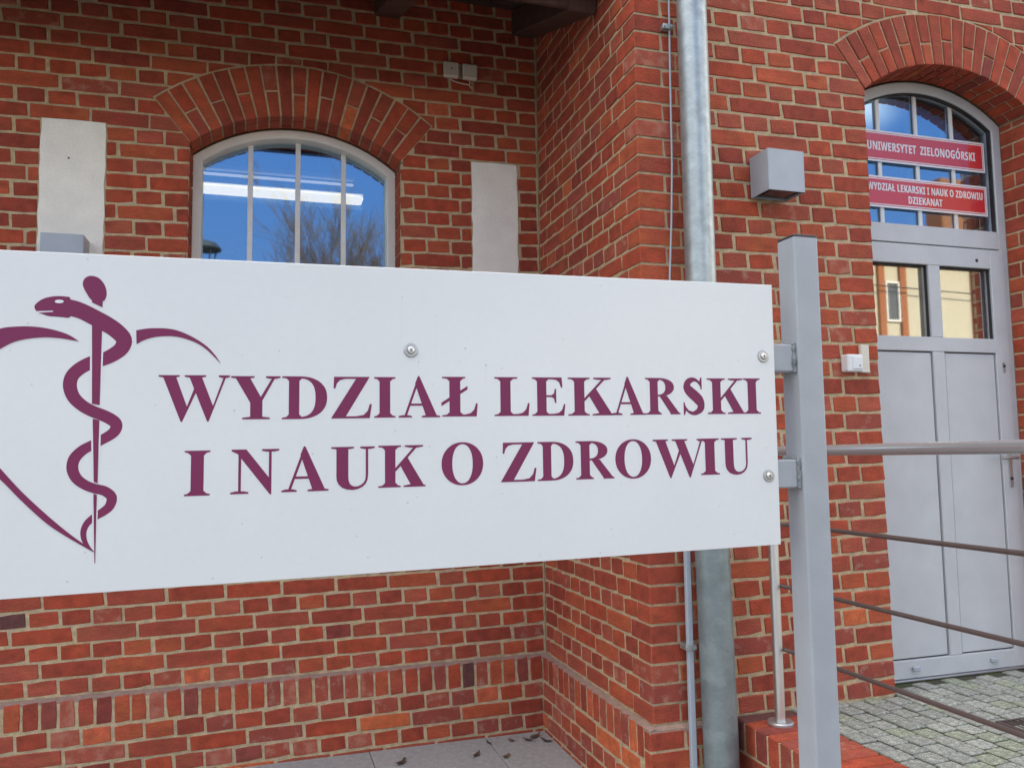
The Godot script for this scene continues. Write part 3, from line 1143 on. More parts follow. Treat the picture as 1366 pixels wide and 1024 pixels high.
func ochre_house() -> void:
	var h := thing("ochre_house", Vector3(17.3, 0, 20), "sunlit ochre rendered house with brick piers, mirrored in the door panes", "building")
	var st := new_st()
	span(st, Vector3(0, 0, 0), Vector3(26, 7.9, 9), 0.02)
	build(st, "wall", M.ochre, h)
	for x in [1.12, 2.02, 5.32, 9.0, 13.0, 17.4, 21.8]:
		st = new_st()
		span(st, Vector3(x - (0.32 if x > 5 and x < 6 else 0.13), 0, -0.10), Vector3(x + (0.32 if x > 5 and x < 6 else 0.13), 7.7, 0.02), 0.01)
		build(st, "brick_pier", M.far_brick, h)
	st = new_st()
	span(st, Vector3(-0.3, 7.7, -0.25), Vector3(26.3, 8.0, 0.02), 0.02)
	build(st, "cornice", M.far_brick, h)
	st = new_st()
	for s in 2:
		var z0 := -0.6 if s == 0 else 9.6
		quad(st, Vector3(-0.5, 7.9, z0), Vector3(26.5, 7.9, z0), Vector3(22.5, 10.1, 4.5), Vector3(3.5, 10.1, 4.5), Vector3(13, 5, 4.5))
		tri(st, Vector3(-0.5 + 27 * s, 7.9, -0.6), Vector3(-0.5 + 27 * s, 7.9, 9.6), Vector3(3.5 + 19 * s, 10.1, 4.5), Vector3(13, 8, 4.5))
	build(st, "roof", M.roof_tile, h)
	for x in [1.57, 7.2, 11.0, 15.2, 19.6, 23.8]:
		for y in [1.2, 5.75]:
			var w := node("window", h)
			var ww := 0.22 if absf(x - 1.57) < 0.1 else 0.55
			var wh := 0.62 if ww < 0.3 else 0.9
			st = new_st()
			span(st, Vector3(x - ww, y, -0.03), Vector3(x + ww, y + wh * 2, 0.01), 0.01)
			build(st, "pane", M.far_glass, w)
			for q in [[x - ww - 0.07, x - ww, y - 0.07, y + wh * 2 + 0.07], [x + ww, x + ww + 0.07, y - 0.07, y + wh * 2 + 0.07], [x - ww, x + ww, y + wh * 2, y + wh * 2 + 0.07], [x - ww, x + ww, y - 0.07, y]]:
				st = new_st()
				span(st, Vector3(q[0], q[2], -0.09), Vector3(q[1], q[3], 0.005), 0.01)
				build(st, "surround", M.white_frame, w)
	for q in [[5.6, 10.4, 1.6], [7.4, 10.4, 2.6], [18.0, 10.4, 3.6]]:
		st = new_st()
		span(st, Vector3(q[0], 8.4, q[2]), Vector3(q[0] + 1.1, 11.6, q[2] + 0.8), 0.02)
		build(st, "chimney", M.far_brick, h)
	# service cable along the front
	var pts := []
	for i in 25:
		var u := i / 24.0
		pts.append(Vector3(26 * u, 6.85 - 0.25 * sin(PI * u), -0.35))
	st = new_st()
	tube(st, pts, 0.02, 6)
	for x in [0.0, 26.0]: tube(st, [Vector3(x, 6.85, -0.35), Vector3(x, 6.85, 0.05)], 0.025, 6)
	build(st, "cable", M.lamp_black, h)

func bare_tree(at0: Vector3, height: float, sd: int) -> void:
	var t := thing("bare_tree", at0, "leafless tree mirrored in the arched window", "tree")
	var r := RandomNumberGenerator.new()
	r.seed = sd
	var trunk := new_st()
	var crown := new_st()
	tube(trunk, [Vector3.ZERO, Vector3(0.03, 0.8, 0.02), Vector3(-0.02, 1.8, 0.0), Vector3(0.02, 2.6, 0.03)], [0.20, 0.16, 0.14, 0.12], 10)
	var todo := []
	for i in 10:
		var a := TAU * i / 10.0 + r.randf_range(-0.3, 0.3)
		var lean := r.randf_range(0.05, 0.5)
		todo.append([Vector3(0.02, r.randf_range(1.9, 2.6), 0.03), Vector3(cos(a) * lean, 1.0, sin(a) * lean).normalized(), r.randf_range(1.7, 2.4), 0.06, 0])
	while not todo.is_empty():
		var q: Array = todo.pop_back()
		var p: Vector3 = q[0]
		var d: Vector3 = q[1]
		var pts := [p]
		var rad := [q[3]]
		for s in 3:
			d = (d + Vector3(r.randf_range(-0.14, 0.14), r.randf_range(-0.05, 0.16), r.randf_range(-0.14, 0.14))).normalized()
			p = p + d * (q[2] / 3.0)
			pts.append(p)
			rad.append(q[3] * (1.0 - 0.2 * (s + 1)))
		tube(crown, pts, rad, 5 if q[4] < 2 else 3, false)
		if q[4] < 4:
			var n := [6, 5, 5, 4][q[4]] as int
			for i in n:
				var k := r.randi_range(1, 3)
				var nd := (d + Vector3(r.randf_range(-0.8, 0.8), r.randf_range(-0.15, 0.6), r.randf_range(-0.8, 0.8))).normalized()
				todo.append([pts[k], nd, q[2] * r.randf_range(0.5, 0.72), maxf(rad[k] * 0.52, 0.0045), q[4] + 1])
	build(trunk, "trunk", M.bark, t)
	build(crown, "crown", M.bark, t)
	t.scale = Vector3.ONE * (height / 8.6)

func street_lantern(at0: Vector3) -> void:
	var t := thing("street_lantern", at0, "black street lantern mirrored at the edge of the arched window", "street lamp")
	var st := new_st()
	tube(st, [Vector3.ZERO, Vector3(0, 0.5, 0), Vector3(0, 0.52, 0), Vector3(0, 5.0, 0)], [0.09, 0.09, 0.055, 0.045], 14)
	build(st, "pole", M.lamp_black, t)
	st = new_st()
	lathe(st, Vector3(0, 5.0, 0), [Vector2(0, 0.0), Vector2(0.10, 0.0), Vector2(0.11, 0.05), Vector2(0.0, 0.06)], 18)
	build(st, "collar", M.lamp_black, t)
	for k in 4:
		var a := TAU * k / 4.0 + 0.5
		st = new_st()
		tube(st, [Vector3(cos(a) * 0.10, 5.05, sin(a) * 0.10), Vector3(cos(a) * 0.23, 5.62, sin(a) * 0.23)], 0.016, 8)
		build(st, "stay", M.lamp_black, t)
	st = new_st()
	lathe(st, Vector3(0, 5.62, 0), [Vector2(0, 0.0), Vector2(0.30, -0.01), Vector2(0.315, 0.02), Vector2(0.22, 0.13), Vector2(0.06, 0.19), Vector2(0, 0.20)], 24)
	build(st, "cap", M.lamp_black, t)

# ---------------------------------------------------------------- terrace, parapet, railing
func terrace_and_railing() -> void:
	var fl := E - 1.082
	var t := Node3D.new()
	t.name = "terrace_pavement"
	t.set_meta("kind", "structure")
	add_child(t)
	var st := new_st()
	span(st, Vector3(0.626, 0.0, DC + 0.001), Vector3(3.4, fl - 0.006, 3.6), 0.001)
	span(st, Vector3(1.176, 0.20, 1.10), Vector3(2.17, fl - 0.0062, DC), 0.001)
	build(st, "bedding", M.moss, t)
	var l := Lay.new()
	l.host = t
	l.frame = Transform3D()
	l.nm = "paver"
	l.most = 300
	var p := 0.0925
	var meshes := []
	for i in 8:
		st = new_st()
		prism(st, worn_outline(0.085, 0.085, 300 + i, 1.7), 0.0, -0.03, 0.004, Transform3D(Basis(Vector3(1, 0, 0), -PI / 2), Vector3.ZERO))
		meshes.append(done(st))
	for ix in 30:
		for iz in 28:
			var x := 0.676 + ix * p
			var z := 1.16 + iz * p + (p * 0.5 if ix % 2 else 0.0) + 0.01 * sin(ix * 1.7)
			if z < DC - 0.02 and (x < 1.215 or x > 2.13): continue
			if z < 1.145 or z > 3.55 or x > 3.36: continue
			lay_mesh(l, meshes[rng.randi() % 8], Transform3D(Basis(Vector3.UP, rng.randf_range(-0.02, 0.02)) * Basis.from_scale(Vector3(rng.randf_range(0.97, 1.01), 1, rng.randf_range(0.97, 1.01))), Vector3(x, fl + rng.randf_range(-0.0025, 0.0015), z)), M.pavers[[0, 0, 1, 1, 2, 3][rng.randi() % 6]])
	lay_done(l, "far_pavers")
	# brick parapet with a coping of bricks on edge
	var w := thing("brick_parapet", Vector3(0.4925, 0, 2.28), "low red brick parapet with bricks on edge along the paved terrace", "wall")
	st = new_st()
	span(st, Vector3(-0.127, -0.05, -1.02), Vector3(0.1325, fl - 0.008, 1.02), 0.001)
	build(st, "mortar", M.mortar, w)
	for i in 27:
		var z0 := -1.018 + i * 0.0755
		if z0 > 0.99: break
		st = new_st()
		cbox(st, Vector3(0.0, fl - 0.057, z0 + 0.0325), Vector3(0.2655 + rng.randf_range(-0.003, 0.003), 0.118, 0.0645), 0.006, Basis(Vector3(0, 1, 0), rng.randf_range(-0.012, 0.012)))
		build(st, "brick", (dark_mats[0] if i == 0 else (dark_mats[1] if i == 2 else brick_mat(0.1, 0.08))), w)
	for j in 4:
		var y1 := fl - 0.126 - j * CH
		var z := -1.018 - (0.13 if j % 2 else 0.0)
		while z < 1.0:
			var a := maxf(z, -1.018)
			var e := minf(z + 0.25, 1.018)
			if e - a > 0.03:
				st = new_st()
				cbox(st, Vector3(-0.12, y1 - 0.0325, (a + e) / 2), Vector3(0.022, 0.065, e - a), 0.003)
				build(st, "brick", brick_mat(0.1, 0.08), w)
			z += 0.262
	# steel railing along the parapet
	var r := thing("steel_railing", Vector3(0.483, fl + 0.002, 1.40), "stainless steel railing with three dark rods standing on the brick parapet", "railing")
	for z in [0.0, 1.36]:
		st = new_st()
		tube(st, [Vector3(0, 0.004, z), Vector3(0, 1.062, z)], 0.0198, 22)
		var post := build(st, "post", M.steel, r)
		st = new_st()
		lathe(st, Vector3(0, 0.0, z), [Vector2(0, 0.0), Vector2(0.052, 0.0), Vector2(0.052, 0.008), Vector2(0.048, 0.012), Vector2(0.0, 0.0125)], 28)
		build(st, "base_plate", M.steel_fine, post)
	st = new_st()
	tube(st, [Vector3(0, 1.068, -0.10), Vector3(0, 1.079, 1.9)], 0.0198, 28)
	build(st, "handrail", M.handrail, r)
	for y in [0.778, 0.533, 0.286]:
		st = new_st()
		tube(st, [Vector3(0.024, y, -0.012), Vector3(0.024, y + 0.012, 1.9)], 0.0082, 12)
		build(st, "rod", M.rod, r)

# ---------------------------------------------------------------- the sign
const LETTERS := [
	["W",-1.6460,-1.5346,0.0614,0.1355],
	["Y",-1.5328,-1.4522,0.0617,0.1353],
	["D",-1.4495,-1.3735,0.0620,0.1361],
	["Z",-1.3668,-1.2959,0.0631,0.1364],
	["I",-1.2918,-1.2536,0.0642,0.1368],
	["A",-1.2482,-1.1724,0.0646,0.1373],
	["Ł",-1.1699,-1.1016,0.0663,0.1391],
	["L",-1.0694,-1.0007,0.0672,0.1399],
	["E",-0.9953,-0.9287,0.0676,0.1405],
	["K",-0.9231,-0.8286,0.0681,0.1412],
	["A",-0.8338,-0.7597,0.0691,0.1418],
	["R",-0.7597,-0.6835,0.0701,0.1428],
	["S",-0.6780,-0.6272,0.0706,0.1432],
	["K",-0.6221,-0.5344,0.0711,0.1437],
	["I",-0.5373,-0.4975,0.0716,0.1446],
	["I",-1.6037,-1.5636,-0.0649,0.0097],
	["N",-1.5317,-1.4529,-0.0636,0.0109],
	["A",-1.4491,-1.3702,-0.0624,0.0126],
	["U",-1.3662,-1.2905,-0.0606,0.0133],
	["K",-1.2845,-1.1998,-0.0593,0.0148],
	["O",-1.1704,-1.0922,-0.0571,0.0175],
	["Z",-1.0590,-0.9891,-0.0550,0.0178],
	["D",-0.9866,-0.9147,-0.0544,0.0185],
	["R",-0.9096,-0.8303,-0.0535,0.0192],
	["O",-0.8276,-0.7511,-0.0529,0.0199],
	["W",-0.7468,-0.6308,-0.0518,0.0209],
	["I",-0.6418,-0.5986,-0.0508,0.0218],
	["U",-0.5941,-0.5223,-0.0506,0.0223],
]

func ribbon(a: Array) -> PackedVector2Array:
	# x, y, half width along a centre line, smoothed by a curve
	var cv := Curve2D.new()
	var n := a.size() / 3
	var p := []
	for i in n: p.append(Vector2(a[i * 3], a[i * 3 + 1]))
	var l := PackedVector2Array()
	var r := PackedVector2Array()
	for i in n - 1:
		var p0: Vector2 = p[maxi(i - 1, 0)]
		var p3: Vector2 = p[mini(i + 2, n - 1)]
		for k in (5 if i == n - 2 else 4):
			var t := k / 4.0
			var q: Vector2 = p[i].cubic_interpolate(p[i + 1], p0, p3, t)
			var q2: Vector2 = p[i].cubic_interpolate(p[i + 1], p0, p3, t + 0.02)
			var d := (q2 - q).normalized()
			var w := lerpf(a[i * 3 + 2], a[i * 3 + 5], t)
			l.append(q + Vector2(-d.y, d.x) * w)
			r.append(q - Vector2(-d.y, d.x) * w)
	r.reverse()
	l.append_array(r)
	return l

func smooth2(a: Array) -> PackedVector2Array:
	var p := pts2(a)
	var o := PackedVector2Array()
	for i in p.size() - 1:
		for k in 5: o.append(p[i].cubic_interpolate(p[i + 1], p[maxi(i - 1, 0)], p[mini(i + 2, p.size() - 1)], k / 5.0))
	o.append(p[p.size() - 1])
	return o

# closed outline with its corners rounded by a spline
func rounded(a: Array) -> PackedVector2Array:
	var p := pts2(a)
	var n := p.size()
	var o := PackedVector2Array()
	for i in n:
		for k in 5: o.append(p[i].cubic_interpolate(p[(i + 1) % n], p[(i + n - 1) % n], p[(i + 2) % n], k / 5.0))
	return o

func flat(st: SurfaceTool, poly: PackedVector2Array, z: float) -> void:
	poly = ccw(poly)
	var idx := Geometry2D.triangulate_polygon(poly)
	for i in range(0, idx.size(), 3):
		tri(st, Vector3(poly[idx[i]].x, poly[idx[i]].y, z), Vector3(poly[idx[i + 1]].x, poly[idx[i + 1]].y, z), Vector3(poly[idx[i + 2]].x, poly[idx[i + 2]].y, z), Vector3(poly[idx[i]].x, poly[idx[i]].y, z - 1.0))

func strip(st: SurfaceTool, a: PackedVector2Array, b: PackedVector2Array, z: float) -> void:
	for i in a.size() - 1:
		quad(st, Vector3(a[i].x, a[i].y, z), Vector3(a[i + 1].x, a[i + 1].y, z), Vector3(b[i + 1].x, b[i + 1].y, z), Vector3(b[i].x, b[i].y, z), Vector3(a[i].x, a[i].y, z - 1.0))

func ell(c: Vector2, rx: float, ry: float, a0: float, a1: float, n := 28, e := 1.0) -> Array:
	var p := []
	for i in n + 1:
		var a := lerpf(a0, a1, float(i) / n)
		var x := cos(a)
		var y := sin(a)
		p.append_array([c.x + rx * signf(x) * pow(absf(x), e), c.y + ry * signf(y) * pow(absf(y), e)])
	return p

# bracketed roman stem with serifs reaching from a to b
func stem(x0: float, x1: float, a: float, b: float, ta: float, tb: float, y0 := 0.0, y1 := 1.0) -> Array:
	var k := (x1 - x0) * 0.24
	return [a, y0, b, y0, b, y0 + 0.035, x1 + k, y0 + 0.05, x1, y0 + 0.11, x1, y1 - 0.11, x1 + k, y1 - 0.05, tb, y1 - 0.035, tb, y1, ta, y1, ta, y1 - 0.035, x0 - k, y1 - 0.05, x0, y1 - 0.11, x0, y0 + 0.11, x0 - k, y0 + 0.05, a, y0 + 0.035]

func foot(a: float, b: float, y: float, s := 1.0) -> Array:
	return [a, y, b, y, b, y + 0.036 * s, lerpf(a, b, 0.72), y + 0.06 * s, lerpf(a, b, 0.28), y + 0.06 * s, a, y + 0.036 * s]

# outlines of the bold roman capitals in a unit box: polygons, and pairs of curves joined as strips
func glyph(ch: String) -> Array:
	match ch:
		"I": return [[stem(0.25, 0.75, 0.0, 1.0, 0.0, 1.0)], []]
		"L": return [[stem(0.17, 0.46, 0.0, 0.5, 0.0, 0.66), [0.4, 0, 0.97, 0, 1.0, 0.33, 0.955, 0.33, 0.90, 0.17, 0.80, 0.08, 0.66, 0.05, 0.4, 0.05]], []]
		"Ł": return [[stem(0.22, 0.52, 0.02, 0.6, 0.02, 0.66), [0.4, 0, 0.97, 0, 1.0, 0.33, 0.955, 0.33, 0.90, 0.17, 0.80, 0.08, 0.66, 0.05, 0.4, 0.05], [0.0, 0.26, 0.72, 0.68, 0.72, 0.77, 0.0, 0.35]], []]
		"E": return [[stem(0.15, 0.43, 0.0, 0.5, 0.0, 0.5), [0.4, 0, 0.96, 0, 1.0, 0.30, 0.955, 0.30, 0.90, 0.15, 0.80, 0.075, 0.66, 0.05, 0.4, 0.05], [0.4, 1, 0.90, 1, 0.92, 0.73, 0.875, 0.73, 0.82, 0.87, 0.74, 0.93, 0.62, 0.95, 0.4, 0.95], [0.4, 0.485, 0.58, 0.485, 0.66, 0.45, 0.685, 0.33, 0.725, 0.33, 0.725, 0.70, 0.685, 0.70, 0.66, 0.58, 0.58, 0.535, 0.4, 0.535]], []]
		"K": return [[stem(0.14, 0.36, 0.0, 0.47, 0.0, 0.48), [0.33, 0.42, 0.37, 0.38, 0.83, 0.97, 0.76, 0.97], [0.44, 0.56, 0.62, 0.70, 0.97, 0.02, 0.70, 0.02], foot(0.53, 1.0, 0.0), foot(0.56, 0.95, 1.0, -1.0)], []]
		"D": return [[stem(0.15, 0.38, 0.0, 0.40, 0.0, 0.40)], [[ell(Vector2(0.38, 0.5), 0.62, 0.5, PI / 2, -PI / 2, 28, 0.88), ell(Vector2(0.38, 0.5), 0.36, 0.45, PI / 2, -PI / 2, 28, 0.8)]]]
		"O": return [[], [[ell(Vector2(0.5, 0.5), 0.5, 0.525, 0, TAU, 48, 0.97), ell(Vector2(0.5, 0.5), 0.245, 0.475, 0, TAU, 48, 0.92)]]]
		"Z": return [[[0.0, 0.0, 0.35, 0.03, 0.95, 1.0, 0.62, 0.97], [0.07, 1, 0.95, 1, 0.90, 0.95, 0.35, 0.95, 0.22, 0.92, 0.14, 0.84, 0.105, 0.72, 0.06, 0.72], [0.0, 0.0, 0.95, 0.0, 1.0, 0.34, 0.95, 0.34, 0.90, 0.18, 0.80, 0.08, 0.62, 0.05, 0.05, 0.05]], []]
		"A": return [[[0.465, 1.03, 0.50, 1.03, 0.93, 0.02, 0.66, 0.02, 0.395, 0.84], [0.13, 0.02, 0.19, 0.02, 0.455, 0.80, 0.43, 0.90], [0.24, 0.29, 0.62, 0.29, 0.60, 0.345, 0.26, 0.345], foot(0.0, 0.32, 0.0), foot(0.55, 1.0, 0.0)], []]
		"R": return [[stem(0.13, 0.36, 0.0, 0.46, 0.0, 0.4), [0.40, 0.51, 0.62, 0.51, 0.98, 0.02, 0.72, 0.02], [0.70, 0.0, 1.0, 0.0, 1.0, 0.036, 0.93, 0.06, 0.75, 0.06]], [[ell(Vector2(0.36, 0.745), 0.47, 0.255, PI / 2, -PI / 2, 24, 0.9), ell(Vector2(0.36, 0.745), 0.22, 0.205, PI / 2, -PI / 2, 24, 0.85)]]]
		"S": return [[Array(ribbon_unit([0.85, 0.72, 0.02, 0.74, 0.88, 0.035, 0.52, 0.965, 0.05, 0.29, 0.90, 0.10, 0.20, 0.76, 0.15, 0.33, 0.63, 0.155, 0.58, 0.49, 0.165, 0.78, 0.35, 0.165, 0.82, 0.20, 0.14, 0.66, 0.07, 0.08, 0.45, 0.022, 0.045, 0.24, 0.08, 0.035, 0.11, 0.20, 0.03, 0.05, 0.33, 0.015])), [0.82, 0.69, 0.87, 0.69, 0.87, 1.02, 0.82, 1.02, 0.76, 0.9], [0.04, -0.02, 0.09, -0.02, 0.15, 0.1, 0.09, 0.33, 0.04, 0.33]], []]
		"N": return [[[0.16, 0.02, 0.215, 0.02, 0.215, 0.95, 0.16, 0.95], [0.02, 1.0, 0.32, 1.0, 0.84, 0.28, 0.84, -0.03, 0.81, -0.03, 0.14, 0.90, 0.02, 0.962], [0.785, 0.1, 0.84, 0.0, 0.84, 0.98, 0.785, 0.98], foot(0.0, 0.37, 0.0), foot(0.64, 1.0, 1.0, -1.0)], []]
		"U": return [[foot(0.0, 0.52, 1.0, -1.0), foot(0.66, 1.0, 1.0, -1.0), [0.12, 0.30, 0.39, 0.30, 0.39, 0.97, 0.12, 0.97], [0.79, 0.32, 0.845, 0.32, 0.845, 0.97, 0.79, 0.97]], [[[0.12, 0.31, 0.13, 0.21, 0.17, 0.12, 0.25, 0.04, 0.36, -0.005, 0.48, -0.02, 0.60, -0.005, 0.71, 0.045, 0.79, 0.12, 0.83, 0.21, 0.845, 0.33], [0.39, 0.31, 0.395, 0.22, 0.415, 0.15, 0.45, 0.10, 0.50, 0.07, 0.56, 0.06, 0.63, 0.07, 0.69, 0.10, 0.745, 0.15, 0.78, 0.22, 0.79, 0.33]]]]
		"Y": return [[[0.08, 0.98, 0.37, 0.98, 0.64, 0.44, 0.40, 0.36], [0.57, 0.46, 0.62, 0.40, 0.90, 0.98, 0.84, 0.98], [0.39, 0.02, 0.635, 0.02, 0.635, 0.46, 0.39, 0.46], foot(0.23, 0.79, 0.0), foot(0.0, 0.47, 1.0, -1.0), foot(0.70, 1.0, 1.0, -1.0)], []]
		"W": return [[[0.055, 0.98, 0.235, 0.98, 0.405, 0.26, 0.335, -0.05, 0.315, -0.05], [0.315, -0.05, 0.335, -0.05, 0.525, 0.62, 0.495, 0.70], [0.42, 0.98, 0.595, 0.98, 0.775, 0.26, 0.705, -0.05, 0.685, -0.05], [0.685, -0.05, 0.705, -0.05, 0.95, 0.98, 0.915, 0.98], foot(0.0, 0.29, 1.0, -1.0), foot(0.36, 0.66, 1.0, -1.0), foot(0.84, 1.0, 1.0, -1.0)], []]
	return [[], []]

func ribbon_unit(a: Array) -> Array:
	var p := ribbon(a)
	var o := []
	for v in p: o.append_array([v.x, v.y])
	return o

func sign_board() -> void:
	var zs := 2.794
	var s := thing("faculty_sign", Vector3(-0.373, 0, 2.77), "white board with maroon snake and heart emblem and lettering on a grey square post", "sign")
	var off := Vector3(0.373, E, -2.77)      # measured positions are relative to the eye line
	var st := new_st()
	# board, both faces
	prism(st, PackedVector2Array([Vector2(-2.25, 0.3283), Vector2(-2.25, -0.2205), Vector2(-0.4622, -0.1962), Vector2(-0.4590, 0.3428)]), zs, zs - 0.0042, 0.0008, Transform3D(Basis(), off), true)
	var board := build(st, "board", M.board, s)
	st = new_st()
	prism(st, PackedVector2Array([Vector2(-2.2495, 0.3277), Vector2(-2.2495, -0.2199), Vector2(-0.4628, -0.1957), Vector2(-0.4596, 0.3422)]), zs - 0.0045, zs - 0.0065, 0.0, Transform3D(Basis(), off), true)
	build(st, "backing", M.board_edge, board)
	# lettering
	for q in LETTERS:
		st = new_st()
		var g := glyph(q[0])
		var z := zs + 0.0003
		var f := func(a: Array):
			var p := PackedVector2Array()
			for i in range(0, a.size(), 2): p.append(Vector2(off.x + lerpf(q[1], q[2], a[i]), off.y + lerpf(q[3], q[4], a[i + 1]) + (a[i] - 0.5) * (q[2] - q[1]) * 0.009))
			return p
		for a in g[0]:
			flat(st, f.call(a), z + off.z)
			z += 0.00004
		for a in g[1]:
			strip(st, f.call(a[0]), f.call(a[1]), z + off.z)
			z += 0.00004
		build(st, "letter", M.vinyl, s)
	# emblem: staff, snake and heart
	var em := node("emblem", s, off)
	var zz := zs + 0.0003
	st = new_st()
	var rb := ribbon([-1.7950,0.2431,0.0147,-1.7772,0.2415,0.0133,-1.7617,0.2364,0.0128,-1.7461,0.2283,0.0129,-1.7277,0.2180,0.0130,-1.7118,0.2069,0.0126,-1.6999,0.1927,0.0121,-1.7032,0.1781,0.0115,-1.7160,0.1668,0.0110,-1.7308,0.1590,0.0104,-1.7477,0.1535,0.0103,-1.7638,0.1436,0.0102,-1.7746,0.1309,0.0101,-1.7771,0.1150,0.0101,-1.7716,0.0981,0.0096,-1.7591,0.0846,0.0092,-1.7435,0.0750,0.0092,-1.7238,0.0665,0.0093,-1.7102,0.0574,0.0093,-1.7079,0.0483,0.0088,-1.7138,0.0386,0.0083,-1.7310,0.0274,0.0077,-1.7421,0.0208,0.0077,-1.7566,0.0120,0.0081,-1.7673,-0.0007,0.0086,-1.7699,-0.0163,0.0085,-1.7639,-0.0315,0.0081,-1.7516,-0.0423,0.0076,-1.7372,-0.0488,0.0076,-1.7223,-0.0532,0.0077,-1.7118,-0.0635,0.0077,-1.7145,-0.0775,0.0072,-1.7235,-0.0861,0.0066,-1.7310,-0.0908,0.0061,-1.7385,-0.0961,0.0056,-1.7468,-0.1041,0.0050,-1.7511,-0.1156,0.0045,-1.7502,-0.1277,0.0040,-1.7454,-0.1384,0.0030,-1.7366,-0.1482,0.0005])
	var half := rb.size() / 2
	var lft := rb.slice(0, half)
	var rgt := rb.slice(half)
	rgt.reverse()
	strip(st, lft, rgt, zz)
	flat(st, rounded([-1.8315,0.2417,-1.8277,0.2486,-1.818,0.2559,-1.803,0.26,-1.7879,0.2601,-1.7802,0.2564,-1.7793,0.2277,-1.7945,0.2271,-1.8096,0.2272,-1.8207,0.2307,-1.8278,0.2339]), zz + 0.00004)
	build(st, "snake", M.vinyl, em)
	# the white line that sets the staff off where the snake passes behind it
	st = new_st()
	for a in [[-1.7495, 0.180, -1.7302, 0.180, -1.7305, 0.128, -1.7485, 0.128], [-1.7445, 0.045, -1.7303, 0.045, -1.7303, 0.003, -1.7430, 0.003], [-1.7398, -0.078, -1.7315, -0.078, -1.7315, -0.112, -1.7388, -0.112]]: flat(st, pts2(a), zz + 0.00010)
	build(st, "outline", M.board, em)
	zz += 0.00016
	st = new_st()
	flat(st, rounded([-1.7483,0.2554,-1.7569,0.2666,-1.7629,0.2802,-1.7606,0.2908,-1.7520,0.2959,-1.7400,0.2930,-1.7309,0.2818,-1.7274,0.2679,-1.7297,0.2574,-1.7333,0.2549]), zz)
	for a in [[-1.7490,0.2594,-1.7329,0.2584,-1.7330,0.2444,-1.7488,0.2519], [-1.7478,0.2173,-1.7327,0.2103,-1.7330,0.0847,-1.7444,0.0869], [-1.7427,0.0631,-1.7329,0.0603,-1.7328,-0.0406,-1.7385,-0.0382], [-1.7385,-0.0572,-1.7334,-0.0590,-1.7331,-0.1671,-1.7341,-0.1671]]:
		zz += 0.00004
		flat(st, pts2(a), zz)
	build(st, "staff", M.vinyl, em)
	st = new_st()
	flat(st, pts2([-1.7897,0.2519,-1.7906,0.2504,-1.7932,0.2492,-1.7967,0.2488,-1.8000,0.2492,-1.8023,0.2503,-1.8027,0.2518,-1.8013,0.2533,-1.7983,0.2543,-1.7948,0.2545,-1.7916,0.2539,-1.7899,0.2526]), zz + 0.0001)
	build(st, "eye", M.white_print, em)
	st = new_st()
	flat(st, pts2([-1.8288,0.2344,-1.8049,0.2362,-1.8048,0.2345,-1.8277,0.2322]), zz + 0.0001)
	build(st, "mouth", M.white_print, em)
	st = new_st()
	strip(st, smooth2([-1.6818,0.2084,-1.6590,0.2126,-1.6266,0.2119,-1.5991,0.2020,-1.5740,0.1861,-1.5587,0.1697,-1.5496,0.1556]), smooth2([-1.6807,0.1851,-1.6682,0.1930,-1.6480,0.1989,-1.6209,0.1996,-1.5934,0.1921,-1.5722,0.1789,-1.5507,0.1567]), zz + 0.00004)
	build(st, "heart_stroke", M.vinyl, em)
	st = new_st()
	strip(st, smooth2([-1.7655,0.1875,-1.7810,0.1979,-1.8039,0.2057,-1.8290,0.2095,-1.8537,0.2092,-1.8779,0.2051,-1.9063,0.1914,-1.9337,0.1604,-1.9470,0.1165,-1.9442,0.0677,-1.9214,0.0189,-1.8698,-0.0318,-1.8398,-0.0652,-1.8046,-0.1008,-1.7743,-0.1239,-1.7356,-0.1494]), smooth2([-1.7655,0.1875,-1.7884,0.1914,-1.8136,0.1930,-1.8383,0.1900,-1.8578,0.1844,-1.8768,0.1727,-1.9002,0.1528,-1.9157,0.1223,-1.9202,0.0895,-1.9156,0.0541,-1.8978,0.0186,-1.8704,-0.0144,-1.8403,-0.0505,-1.8050,-0.0871,-1.7694,-0.1203,-1.7356,-0.1472]), zz + 0.00008)
	build(st, "heart_stroke", M.vinyl, em)
	# screws with cup washers
	for q in [Vector2(-1.2255, 0.1862), Vector2(-0.4874, 0.1912), Vector2(-0.4854, -0.0552)]:
		var sc := node("screw", s, off + Vector3(q.x, q.y, zs))
		var bas := Basis(Vector3(1, 0, 0), PI / 2)
		st = new_st()
		lathe(st, Vector3.ZERO, [Vector2(0.0132, 0.0), Vector2(0.0128, 0.0016), Vector2(0.0115, 0.0021), Vector2(0.0078, 0.0022), Vector2(0.0072, 0.0012)], 28, bas)
		build(st, "washer", M.steel_fine, sc)
		st = new_st()
		lathe(st, Vector3.ZERO, [Vector2(0.0070, 0.0010), Vector2(0.0066, 0.0034), Vector2(0.0050, 0.0050), Vector2(0.0, 0.0058)], 22, bas)
		build(st, "head", M.steel, sc)
		st = new_st()
		var tw := rng.randf_range(0.2, 1.2)
		for k in 2: cbox(st, Vector3(0, 0, 0.0052), Vector3(0.0056, 0.0013, 0.0016), 0.0002, Basis(Vector3(0, 0, 1), tw + k * PI / 2))
		build(st, "slot", M.recess, sc)
